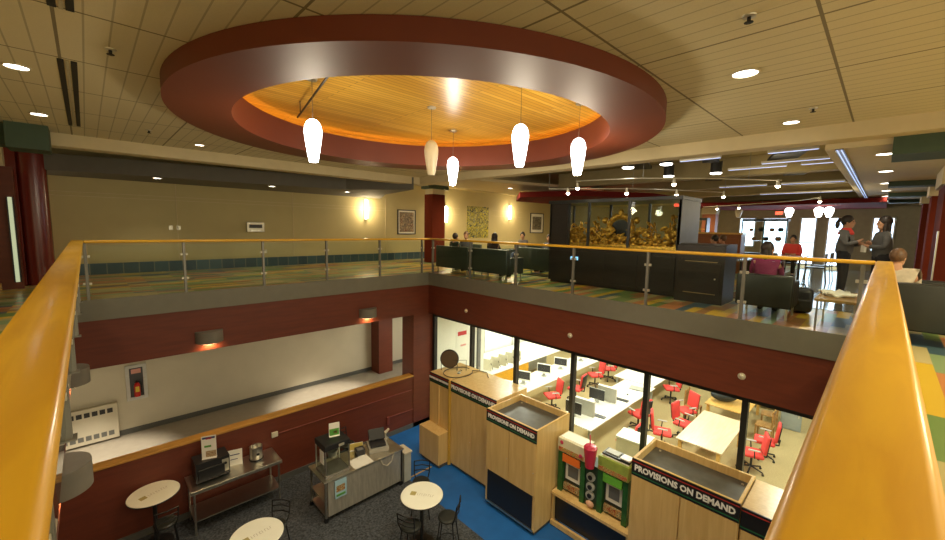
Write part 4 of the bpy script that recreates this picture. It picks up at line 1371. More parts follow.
MB().box(-0.28, 0.28, -0.38, 0.38, 0.0, 0.95, 0.02).build('body', mat('console_cream', (0.66, 0.62, 0.46), 0.5), t)
MB().box(-0.29, 0.29, -0.39, 0.39, 0.95, 1.0, 0.01).build('top', M_whitedesk, t)
# orange fronted counter with chrome chairs
t = thing('orange_counter', 'white topped counter with orange wooden front at the back left of the lab', 'counter', (12.3, 10.15, -4.8))
MB().box(-2.2, 2.6, -0.60, 1.3, 0.86, 0.90, 0.005).build('countertop', M_whitedesk, t)
MB().box(-2.15, 0.25, -0.55, 1.25, 0.0, 0.86).build('cabinet', mat('orange_front', (0.80, 0.42, 0.03), 0.45, var=0.1, stretch=(1, 1, 6)), t)
MB().box(0.25, 2.55, 0.2, 1.25, 0.0, 0.86).build('back_panel', M_greypl, t)
for i in range(5):
    x = 10.45 + i * 0.42
    t = thing('folded_chair_frame', ['nearest', 'second', 'third', 'fourth', 'farthest'][i] + ' of the silver stacked frames on the orange fronted counter', 'chair frame', (x, 9.95, -3.897), 0.3, 'silver frames on the counter')
    mm = Matrix.Rotation(0.35, 4, 'Y')
    MB().box(-0.015, 0.015, -0.20, 0.20, 0.012, 0.42, 0.01, M=mm).build('panel', M_clip, t)
    for b in (-0.17, 0.17):
        MB().cyl((0.02, b, 0.30), (0.20, b, 0.014), 0.012, n=8).build('leg', M_black, t)
# lab wall fittings
t = thing('whiteboard', 'framed whiteboard on the white wall at the back left of the lab', 'whiteboard', (12.9, 11.6, -3.4))
MB().box(-0.9, 0.9, -0.03, 0, -0.6, 0.6).build('board', mat('board_white', (0.85, 0.85, 0.82), 0.25), t)
for a, b, c, d in ((-0.93, 0.93, 0.6, 0.65), (-0.93, 0.93, -0.65, -0.6), (-0.95, -0.9, -0.65, 0.65), (0.9, 0.95, -0.65, 0.65)):
    MB().box(a, b, -0.05, 0, c, d).build('frame_rail', M_greypl, t)
t = thing('notice_poster', 'white notice with red block on the white lab wall seen through the second pane', 'notice', (8.95, 9.72, -2.25))
MB().box(-0.25, 0.25, -0.008, 0, -0.55, 0.3).build('sheet', M_labwall, t)
MB().box(-0.18, 0.22, -0.012, -0.008, 0.02, 0.16).build('red_block', M_pred, t)
MB().box(-0.05, 0.2, -0.012, -0.008, -0.36, -0.30).build('red_line', MATS['pink_sign'], t)
t = thing('door_frame', 'dark grey door frame on the white lab wall behind the glass', 'door frame', (9.75, 9.72, -4.8))
MB().box(-0.07, 0.07, -0.07, 0, 0, 3.4).build('jamb', M_greypanel, t)
MB().box(-0.02, 0.0, -0.09, -0.07, 1.0, 1.3).build('strike_plate', M_clip, t)
# right hand lab: grey cabinet, printer, box
t = thing('filing_cabinet', 'pale grey metal cabinet at the right end of the lab', 'cabinet', (16.0, 1.62, -4.8), 0.1)
MB().box(-0.3, 0.3, -0.26, 0.26, 0.0, 1.0, 0.01).build('body', mat('cabinet_grey', (0.33, 0.37, 0.36), 0.45), t)
MB().box(-0.315, -0.3, -0.24, 0.24, 0.03, 0.98, 0.004).build('door', MATS['cabinet_grey'], t)
MB().box(-0.335, -0.315, -0.20, -0.17, 0.45, 0.65).build('handle', M_steel, t)
t = thing('printer_stand', 'white rolling cart beyond the oak chairs', 'cart', (17.2, 2.6, -4.8), 0.3)
MB().box(-0.35, 0.35, -0.42, 0.42, 0.12, 0.6, 0.02).build('body', M_whitedesk, t)
MB().box(-0.30, 0.30, -0.35, 0.35, 0.6, 0.9, 0.03).build('printer', M_greypl, t)
for a in (-0.28, 0.28):
    for b in (-0.35, 0.35):
        MB().cyl((a, b - 0.02, 0.05), (a, b + 0.02, 0.05), 0.05, n=12).build('castor', M_black, t)
t = thing('waste_bin', 'dark bin with white papers beside the pale grey lab cabinet', 'bin', (16.1, 0.75, -4.8))
MB().lathe([(0, 0), (0.20, 0), (0.26, 0.7), (0.24, 0.7), (0.19, 0.03), (0, 0.03)], n=24).build('bucket', M_blackpl, t, smooth=True)
MB().box(-0.12, 0.12, -0.14, 0.14, 0.55, 0.74, 0.03).build('paper_pile', M_paper, t)
# ------------------------------------------------------------------ gallery: glass display case
t = thing('display_case', 'large black framed glass display case with an espresso base behind the guard rail', 'display case', (9.55, 4.66, 0))
MB().box(-0.55, 0.60, -1.62, 1.66, 0.06, 0.92, 0.004).box(-0.50, 0.55, -1.58, 1.62, 0, 0.06).build('base', M_espresso, t)
for k in range(4):
    a = -1.60 + k * 0.82
    MB().box(-0.565, -0.55, a + 0.02, a + 0.78, 0.12, 0.86, 0.004).build('door', M_espresso, t)
MB().box(-0.60, 0.62, -1.66, 1.70, 2.08, 2.16, 0.004).build('roof', M_frame, t)
for y in (1.64, 1.08, 0.52, -0.51, -1.60):
    MB().box(-0.56, -0.52, y - 0.03, y + 0.03, 0.92, 2.08).build('mullion', M_frame, t)
for y in (1.64, 0.52, -0.51):
    MB().box(0.55, 0.59, y - 0.03, y + 0.03, 0.92, 2.08).build('mullion', M_frame, t)
MB().box(-0.56, 0.60, -1.64, -1.58, 0.92, 2.08).build('end_panel', M_greypanel, t)
MB().box(-0.56, -0.50, 1.12, 1.64, 0.92, 2.08).build('dark_panel', M_espresso, t)
for a, b in ((-0.48, 1.06), (-1.57, -0.54)):
    MB().box(-0.545, -0.54, a, b, 0.93, 2.08).build('glass_front', M_glass, t)
MB().box(0.565, 0.57, -1.57, 1.6, 0.93, 2.08).build('glass_back', M_glass, t)
MB().box(-0.50, 0.55, 1.66, 1.665, 0.93, 2.08).build('glass_end', M_glass, t)
MB().box(-0.58, 0.62, -1.64, 1.68, 0.92, 0.95).build('deck', M_frame, t)

# carved gilded centrepiece, one piece: scrolled bank of leaves, central arch, side sprigs
t = thing('gilded_carving', 'ornate gilded wood carving with a central arch inside the glass display case', 'carving', (9.50, 4.62, 0.955))
rnd = random.Random(3)
m = MB()
m.box(-0.32, 0.32, -1.50, 1.54, 0.0, 0.12, 0.02)
for k in range(420):
    y = rnd.uniform(-1.48, 1.52)
    env = 0.34 + 0.10 * math.sin(y * 9) + (0.10 if 0.9 < y < 1.3 else 0)
    z = 0.10 + rnd.random() ** 1.3 * env
    x = -0.30 + rnd.random() * 0.45
    mm = Matrix.Rotation(rnd.uniform(0, PI), 4, 'X') @ Matrix.Rotation(rnd.uniform(-0.6, 0.6), 4, 'Z')
    m.ball((x, y, z), 0.055, sx=0.5, sy=rnd.uniform(0.5, 1.0), sz=rnd.uniform(1.0, 1.8), u=8, v=5, M=mm)
m.build('leaf_bank', M_gold, t, smooth=True)
m = MB()
m.tube([(0, -0.03 + 0.30 * math.cos(a), 0.42 + 0.36 * math.sin(a)) for a in [PI * k / 16 for k in range(17)]], 0.045, 8)
for k in range(22):
    a = PI * k / 21
    m.ball((rnd.uniform(-0.05, 0.03), -0.03 + 0.33 * math.cos(a), 0.42 + 0.40 * math.sin(a)), rnd.uniform(0.04, 0.065), sz=1.3, u=8, v=5)
m.ball((0, -0.03, 0.88), 0.07, sz=1.5, u=8, v=6)
for sy in (-0.43, 0.37):
    m.ball((0, sy, 0.70), 0.085, u=10, v=6)
m.build('arch', M_gold, t, smooth=True)
MB().cyl((0.0, -0.03, 0.44), (0.03, -0.03, 0.44), 0.27, n=28).build('arch_panel', M_black, t)
for y, h in ((0.62, 0.75), (1.25, 0.62), (-0.80, 0.68), (-1.28, 0.78)):
    m = MB()
    for k in range(12):
        m.ball((rnd.uniform(-0.04, 0.04), y + rnd.uniform(-0.09, 0.09), rnd.uniform(0.35, h)), 0.045, sz=1.6, sy=0.6, u=8, v=5, M=Matrix.Rotation(rnd.uniform(-1, 1), 4, 'X'))
    m.build('leaf_sprig', M_gold, t, smooth=True)

t = thing('low_cabinet', 'low black cabinet with a sloping side at the right end of the display case', 'cabinet', (9.15, 2.52, 0))
m = MB()
m.prism([(-0.42, 0.0), (0.42, 0.0), (0.42, 1.17), (-0.20, 1.17), (-0.42, 1.14)], -0.45, 0.42, M=Matrix.Rotation(PI / 2, 4, 'X'))
m.build('body', M_espresso, t)
MB().box(-0.435, -0.42, -0.36, 0.38, 0.20, 0.80, 0.004).build('door', M_espresso, t)
for z in (0.19, 0.82):
    MB().box(-0.445, -0.42, -0.30, 0.28, z, z + 0.015).build('edge_strip', mat('brass_strip', (0.35, 0.26, 0.12), 0.4, 0.6), t)
MB().ball((-0.45, -0.28, 0.50), 0.018).build('knob', M_clip, t, smooth=True)
t = thing('blue_screen', 'small glowing blue screen on top of the display case base at the left', 'screen', (8.984, 5.52, 0.62))
MB().box(-0.012, 0, -0.13, 0.13, 0, 0.12).build('frame', M_black, t)
MB().box(-0.016, -0.012, -0.11, 0.11, 0.015, 0.10).build('display', emit_mat('screen_blue', (0.25, 0.6, 1.0), 1.2), t)

# ------------------------------------------------------------------ seating
def sofa(label, x, y, L, rz, m, name='sofa', D=0.72, H=0.84):
    t = thing(name, label, 'sofa' if name == 'sofa' else 'armchair', (x, y, 0), rz, None)
    MB().box(-D / 2, -D / 2 + 0.16, -L / 2, L / 2, 0.18, H, 0.03, 3).build('backrest', m, t, smooth=True)
    MB().box(-D / 2 + 0.16, D / 2, -L / 2 + 0.13, L / 2 - 0.13, 0.18, 0.44, 0.03, 3).build('seat', m, t, smooth=True)
    for s_ in (-1, 1):
        MB().box(-D / 2 + 0.16, D / 2, s_ * (L / 2 - 0.065) - 0.065, s_ * (L / 2 - 0.065) + 0.065, 0.18, 0.62, 0.025, 3).build('armrest', m, t, smooth=True)
    for a in (-1, 1):
        for b in (-1, 1):
            MB().box(a * (D / 2 - 0.05) - 0.015, a * (D / 2 - 0.05) + 0.015, b * (L / 2 - 0.06) - 0.015, b * (L / 2 - 0.06) + 0.015, 0, 0.18).build('leg', M_clip, t)
    return t


sofa('dark green leather sofa back just behind the corner of the guard rail', 8.20, 9.05, 1.45, 0, M_greenleather)
sofa('dark green leather sofa back, second from the corner of the guard rail', 8.22, 7.52, 1.35, 0, M_greenleather)
sofa('dark green leather sofa beside the left end of the display case, farther from the rail', 9.95, 7.25, 1.35, 0, M_greenleather)
sofa('green leather sofa facing the viewer across the low table', 11.4, 9.0, 1.5, PI, M_greenleather)
ac = sofa('black leather armchair with its back to the rail, woman in magenta sitting in it', 8.45, 1.36, 0.78, 0, M_leather, 'armchair', 0.72, 0.72)
sofa('black leather armchair behind the right handrail, person in a pale jacket sitting in it', 8.00, -0.34, 0.85, 0, M_leather, 'armchair', 0.74, 0.80)
sofa('dark armchair beyond the first green sofa, facing the viewer', 9.35, 9.95, 0.85, 3.6, M_greenleather, 'armchair')
sofa('dark armchair beside the left end of the display case, facing the viewer', 11.25, 7.85, 0.85, PI, M_greenleather, 'armchair')
sofa('black leather armchair at the right end of the newspaper bench', 9.45, -0.62, 0.75, 0.0, M_leather, 'armchair', 0.70, 0.74)

t = thing('coffee_table', 'low steel legged table with white papers between the green sofas', 'table', (9.15, 8.55, 0))
MB().box(-0.35, 0.35, -0.55, 0.55, 0.40, 0.44, 0.01).build('tabletop', M_lightoak, t)
for a in (-0.3, 0.3):
    for b in (-0.5, 0.5):
        MB().box(a - 0.015, a + 0.015, b - 0.015, b + 0.015, 0, 0.40).build('leg', M_clip, t)
t = thing('paper_stack', 'white papers on the low table between the green sofas', 'papers', (9.1, 8.3, 0.44), 0.3)
MB().box(-0.15, 0.15, -0.2, 0.2, 0, 0.02).build('sheets', M_paper, t)
MB().box(-0.10, 0.16, -0.15, 0.2, 0.02, 0.028).build('top_sheet', M_paper, t)
t = thing('wood_bench', 'small pale wood bench with steel legs beside the right handrail', 'bench', (8.20, 0.42, 0))
MB().box(-0.60, 0.60, -0.24, 0.24, 0.44, 0.48, 0.008).build('seat', mat('bench_oak', (0.42, 0.24, 0.08), 0.45), t)
for a in (-0.55, 0.55):
    for b in (-0.20, 0.20):
        MB().box(a - 0.012, a + 0.012, b - 0.012, b + 0.012, 0, 0.44).build('leg', M_steel, t)
t = thing('newspaper', 'crumpled newspaper lying on the small wood bench', 'newspaper', (8.25, 0.45, 0.482), 0.3)
m = MB()
bm = m.bm
g = [[bm.verts.new((-0.26 + 0.052 * i, -0.17 + 0.043 * j, 0.02 + 0.018 * math.sin(i * 1.9 + j) + 0.015 * math.cos(j * 1.7 - i))) for j in range(9)] for i in range(11)]
for i in range(10):
    for j in range(8):
        bm.faces.new((g[i][j], g[i + 1][j], g[i + 1][j + 1], g[i][j + 1]))
r = bmesh.ops.extrude_face_region(bm, geom=bm.faces[:])
for v in r['geom']:
    if isinstance(v, bmesh.types.BMVert):
        v.co.z += 0.02
m.build('pages', M_paper, t)
MB().box(-0.2, 0.2, -0.14, 0.14, 0.0, 0.012).build('inner_pages', M_paper, t)
t = thing('backpack', 'black backpack standing on the floor beside the armchair', 'backpack', (9.2, 0.98, 0), 0.3)
MB().box(-0.13, 0.13, -0.17, 0.17, 0, 0.46, 0.09, 3).build('body', M_blackpl, t, smooth=True)
MB().box(-0.18, -0.11, -0.13, 0.13, 0.04, 0.26, 0.04, 3).build('pocket', M_leather, t, smooth=True)
MB().tube([(-0.0, -0.06, 0.45), (0, -0.04, 0.51), (0, 0.04, 0.51), (0, 0.06, 0.45)], 0.012, 6).build('handle', M_black, t)

# long study tables and clutter in the distance
def study(label, x, y, lx, ly, rz=0):
    t = thing('reading_table', label, 'table', (x, y, 0), rz, None)
    MB().box(-lx / 2, lx / 2, -ly / 2, ly / 2, 0.71, 0.74, 0.006).build('tabletop', mat('table_grey', (0.26, 0.25, 0.22), 0.25), t)
    for a in (-1, 1):
        for b in (-1, 1):
            MB().box(a * (lx / 2 - 0.06) - 0.02, a * (lx / 2 - 0.06) + 0.02, b * (ly / 2 - 0.06) - 0.02, b * (ly / 2 - 0.06) + 0.02, 0, 0.71).build('leg', M_black, t)
    return t


study('grey study table beyond the low black cabinet', 12.3, 2.75, 1.8, 0.8, 0)
study('grey study table in front of the man in the red shirt', 15.25, 2.0, 1.5, 0.8, 0)
study('grey study table beside the wooden counter at the back', 13.8, 4.35, 1.8, 0.8, 0)


def task_chair(label, x, y, rz, base=None):
    if base is not None:
        return dup(base, (x, y, 0), rz, label)
    t = thing('study_chair', label, 'chair', (x, y, 0), rz, 'dark chairs at the study tables')
    MB().box(-0.22, 0.22, -0.22, 0.22, 0.43, 0.47, 0.02).build('seat', M_blackpl, t)
    MB().box(-0.24, -0.20, -0.21, 0.21, 0.56, 0.86, 0.02).build('backrest', mat('chair_grey', (0.16, 0.14, 0.12), 0.6), t)
    for s_ in (-1, 1):
        MB().tube([(-0.22, s_ * 0.19, 0.80), (-0.21, s_ * 0.19, 0.45), (-0.26, s_ * 0.20, 0.0)], 0.012, 6).build('rear_leg', M_post, t)
        MB().tube([(0.20, s_ * 0.19, 0.44), (0.24, s_ * 0.20, 0.0)], 0.012, 6).build('front_leg', M_post, t)
    return t


tc = task_chair('dark study chair nearest the low black cabinet, back to the viewer', 10.95, 2.75, 0.1)
for a in (('dark study chair left of the man in the red shirt', 14.2, 2.3, 0), ('dark study chair at the near end of the table behind the magenta woman', 12.3, 1.95, 1.5),
          ('dark study chair by the far side of the table behind the display case', 14.0, 5.1, -1.6), ('dark study chair at the near right corner of the red shirted man\'s table', 15.0, 1.35, 1.6),
          ('dark study chair at the far right corner of the red shirted man\'s table', 16.0, 1.3, 1.5), ('dark study chair across the first study table', 12.0, 3.50, -1.5),
          ('dark study chair under the man in the red shirt', 16.45, 2.08, PI), ('dark study chair under the dark clothed person beside the wooden counter', 13.35, 3.42, 1.57),
          ('dark study chair under the red topped person beyond the low black cabinet', 14.2, 3.42, 1.57)):
    task_chair(*a, base=tc)

t = thing('wood_counter', 'waist high wooden counter with an orange top at the back of the study area', 'counter', (16.3, 4.15, 0))
MB().box(-0.3, 0.3, -0.72, 0.62, 0, 1.34).build('body', mat('counter_red_wood', (0.24, 0.08, 0.025), 0.45), t)
MB().box(-0.34, 0.34, -0.76, 0.66, 1.34, 1.40, 0.006).build('countertop', M_lightoak, t)
MB().box(-0.32, -0.3, -0.66, 0.56, 0.1, 1.2, 0.004).build('front_panel', MATS['counter_red_wood'], t)
t = thing('rear_column', 'square orange brown column behind the wooden counter', 'column', (19.0, 5.25, 0))
MB().box(-0.2, 0.2, -0.25, 0.25, 0, 2.15).build('shaft', mat('rust_paint', (0.30, 0.08, 0.02), 0.6), t)
MB().box(-0.22, 0.22, -0.28, 0.28, 2.15, 2.42).build('capital', M_cream, t)
t = thing('book_case', 'dark glazed bookcase left of the rust coloured column', 'bookcase', (17.4, 5.35, 0))
MB().box(-0.2, 0.2, -0.50, 0.50, 1.86, 1.95).box(-0.2, 0.2, -0.50, -0.45, 0, 1.86).box(-0.2, 0.2, 0.45, 0.50, 0, 1.86).box(-0.2, 0.2, -0.03, 0.03, 0, 1.86).build('frame', M_frame, t)
for z in (0.2, 0.7, 1.15, 1.5):
    MB().box(-0.18, 0.18, -0.45, 0.45, z, z + 0.03).build('shelf', M_gold, t)
t = thing('glass_vitrine', 'tall glass vitrine with a black top showing small pots, in front of the far windows', 'display case', (17.2, 3.0, 0))
MB().box(-0.22, 0.22, -0.66, 0.66, 1.82, 1.90).build('top', M_frame, t)
MB().box(-0.22, 0.22, -0.66, 0.66, 0, 0.7).build('base', M_frame, t)
for y in (-0.64, 0.0, 0.64):
    MB().box(-0.22, -0.19, y - 0.02, y + 0.02, 0.7, 1.82).build('mullion', mat('teal_frame', (0.03, 0.12, 0.12), 0.3), t)
for z in (1.12, 1.45):
    MB().box(-0.2, 0.2, -0.62, 0.62, z, z + 0.012).build('glass_shelf', M_glass, t)
MB().box(-0.215, -0.21, -0.62, 0.62, 0.7, 1.82).build('glass_front', M_glass, t)
for i, (y, z, r_) in enumerate(((0.40, 1.46, 0.07), (0.1, 1.46, 0.10), (-0.2, 1.46, 0.08), (-0.45, 1.46, 0.09), (0.3, 1.135, 0.08), (-0.05, 1.135, 0.09), (-0.4, 1.135, 0.10))):
    t = thing('clay_pot', ['brown', 'dark', 'small', 'tan', 'low dark', 'low grey', 'round tan'][i] + ' pot on the %s shelf of the glass vitrine' % ('upper' if z > 1.3 else 'lower'), 'pot', (17.2, 3.0 + y, z + 0.004), 0, 'pots in the glass vitrine')
    MB().lathe([(0, 0), (r_ * 0.6, 0), (r_, r_ * 0.7), (r_ * 0.7, r_ * 1.4), (r_ * 0.55, r_ * 1.5), (r_ * 0.5, r_ * 1.4), (0, r_ * 0.9)], n=16).build('body', M_leather if i % 2 else mat('clay', (0.35, 0.16, 0.06), 0.6), t, smooth=True)

# ceiling fittings of the study area
def can(x, y, z, label):
    t = thing('cylinder_downlight', label, 'downlight', (x, y, z), 0, 'black cylinder lights over the study area')
    MB().cyl((0, 0, 0.02), (0, 0, 0.26), 0.11, n=20).build('housing', M_black, t)
    MB().lathe([(0, 0), (0.10, 0), (0.112, 0.02), (0, 0.02)], n=20).build('lens', M_down, t)
    MB().cyl((0, 0, 0.26), (0, 0, 3.10 - z), 0.012, n=6).build('stem', M_black, t)


for x, y, lb in ((7.95, 3.75, 'black cylinder light nearest the ring, over the display case'), (7.98, 3.02, 'black cylinder light, second along the cream beam'), (9.75, 3.62, 'black cylinder light beyond the beam, above the end of the display case'), (9.85, 2.68, 'black cylinder light beyond the beam, further right')):
    can(x, y, 2.66, lb)
for i, (x, y, w_) in enumerate(((9.05, 4.05, 0.5), (9.0, 2.55, 0.30), (9.6, 1.45, 0.45), (12.4, 3.4, 0.4), (12.3, 1.6, 0.4))):
    t = thing('black_baffle', ['broad black baffle panel under the ochre ceiling, leftmost', 'narrow black baffle panel in the middle of the ochre ceiling', 'broad black baffle panel near the right edge of the ochre ceiling', 'small black baffle beyond the first cross beam, left', 'small black baffle beyond the first cross beam, right'][i], 'baffle', (x, y, 2.86), 0.3, 'black baffles under the ochre ceiling')
    MB().box(-0.55, 0.55, -w_ / 2, w_ / 2, 0, 0.05).build('panel', M_dark, t)
    MB().box(-0.02, 0.02, -0.02, 0.02, 0.05, 0.24).build('hanger', M_black, t)
M_cold = emit_mat('cold_strip', (0.50, 0.62, 1.0), 0.8)
for i, (x, ya, yb) in enumerate(((7.80, 0.80, 1.42), (7.75, 2.05, 2.7), (9.42, 1.4, 2.35), (9.42, 0.75, 1.2), (12.9, 0.8, 2.0), (12.9, 2.3, 3.4), (15.9, 0.8, 3.0), (8.9, 0.76, 1.7))):
    t = thing('linear_light', 'slim cool white linear light, %s of those hung across the ochre ceiling' % ['rightmost and nearest', 'second nearest', 'third nearest', 'fourth', 'fifth', 'sixth', 'farthest', 'seventh'][i], 'linear light', (x, (ya + yb) / 2, 2.66), 0, 'linear lights over the study area')
    MB().box(-0.03, 0.03, -(yb - ya) / 2, (yb - ya) / 2, 0, 0.04).build('housing', M_clip, t)
    MB().box(-0.025, 0.025, -(yb - ya) / 2 + 0.01, (yb - ya) / 2 - 0.01, -0.006, 0.0).build('diffuser', M_cold, t)
t = thing('light_slot', 'long twin cool white light slot in the soffit running away on the right', 'light slot', (7.55, 0.57, 2.594))
for dy in (-0.022, 0.022):
    MB().box(0.1, 12.5, dy - 0.007, dy + 0.007, -0.010, -0.005).build('diffuser', M_cold, t)
MB().box(0.08, 12.55, -0.045, 0.045, -0.005, 0.005).build('channel', M_black, t)
# curved track with spot heads
def track(label, pts, heads):
    t = thing('spot_track', label, 'spotlight track', (0, 0, 0))
    MB().tube(pts, 0.012, 6).build('rail', M_clip, t)
    for i, q in enumerate(pts):
        if i % 2 == 0:
            MB().cyl(q, (q[0], q[1], 3.1 if q[1] < 8 else 2.75), 0.006, n=6).build('hanger', M_post, t)
    for q in heads:
        h = MB().cyl((q[0], q[1], q[2] + 0.02), (q[0] + 0.02, q[1], q[2] - 0.10), 0.02, 0.04, n=12).build('spot_head', M_clip, t)
        MB().ball((q[0] + 0.02, q[1], q[2] - 0.11), 0.038, u=10, v=6).build('bulb', M_spot, h)


M_spot = emit_mat('spot_glow', (1.0, 0.85, 0.62), 40.0)
track('silver spotlight track curving from the ring towards the display case', [(7.9, 4.9, 2.48), (7.85, 4.2, 2.46), (8.1, 3.5, 2.46), (8.8, 2.6, 2.46), (9.5, 2.0, 2.46), (10.0, 1.55, 2.46)],
      [(7.95, 4.9, 2.44), (8.5, 3.95 - 0.9, 2.46), (9.95, 1.6, 2.46)])
track('silver spotlight track above the display case, the lower one', [(8.3, 5.9, 2.40), (8.6, 5.0, 2.38), (9.2, 4.2, 2.38), (10.0, 3.6, 2.38), (11.5, 2.9, 2.40)],
      [(8.35, 5.4, 2.38), (9.1, 4.3, 2.38), (10.1, 3.55, 2.38), (11.4, 2.9, 2.40)])
track('silver spotlight track farther back, ending in the brightest star of light', [(17.8, 5.2, 2.40), (17.2, 4.2, 2.40), (16.4, 3.0, 2.40), (15.4, 1.9, 2.40), (14.4, 1.35, 2.40)],
      [(17.4, 4.6, 2.40), (17.0, 3.8, 2.40), (14.4, 1.35, 2.40)])
light('POINT', 'spot_light', (9.97, 1.6, 2.22), 12, WARM, 0.05)
light('POINT', 'spot_light', (14.4, 1.35, 2.18), 30, WARM, 0.05)
for i, (y, on) in enumerate(((4.24, False), (2.62, True), (1.78, True), (1.50, True))):
    t = thing('globe_pendant', ['unlit cream globe pendant in front of the far wall', 'glowing white pendant nearest the exit sign', 'glowing white pendant, left of the far right pair', 'glowing white pendant, right of the far right pair'][i], 'pendant lamp', (19.0, y, 2.02), 0, 'pendants before the far windows')
    MB().lathe([(z_ * 0 + r_ * 1.25, z_ * 0.66) for r_, z_ in shade_prof], n=20).build('lamp_shade', M_lamp if on else M_lampoff, t, smooth=True)
    MB().cyl((0, 0, 0.35), (0, 0, 0.50), 0.006, n=6).build('cord', M_post, t)
t = thing('exit_sign', 'small glowing red exit sign on the far wall', 'exit sign', (22.0, 3.37, 2.20))
MB().box(-0.05, 0, -0.16, 0.16, 0, 0.17).build('housing', M_clip, t)
text('EXIT', 0.15, frame_mat((-0.052, 0, 0.085), (0, -1, 0), (0, 0, 1)), emit_mat('exit_red', (1.0, 0.05, 0.02), 6.0), 'lettering', t, 0.002, 0.008, sx=0.8)
t = thing('wall_outlet', 'pale outlet plate low on the oxblood pier at the right edge', 'outlet', (10.6, -1.05, 0.55), PI / 2)
MB().box(-0.06, 0.06, 0.0, 0.012, -0.07, 0.07, 0.004).build('plate', mat('outlet_yellow', (0.65, 0.5, 0.15), 0.5), t)
t = thing('steel_strip', 'upright steel corner strip on the oxblood pier at the right edge', 'corner guard', (10.6, -0.62, 0.0))
MB().box(-0.02, 0.03, 0.0, 0.02, 0.0, 1.5).build('strip', M_clip, t)
# ------------------------------------------------------------------ people
def skin_mesh(name, verts, edges, rad, root=0, sub=1):
    me = bpy.data.meshes.new(name)
    me.from_pydata([Vector(v) for v in verts], edges, [])
    o = bpy.data.objects.new('tmp', me)
    COL.objects.link(o)
    o.modifiers.new('s', 'SKIN')
    for i, sv in enumerate(me.skin_vertices[0].data):
        r = rad[i]
        sv.radius = r if isinstance(r, tuple) else (r, r)
        sv.use_root = (i == root)
    ss = o.modifiers.new('u', 'SUBSURF')
    ss.levels = ss.render_levels = sub
    dg = bpy.context.evaluated_depsgraph_get()
    out = bpy.data.meshes.new_from_object(o.evaluated_get(dg))
    bpy.data.objects.remove(o)
    return out


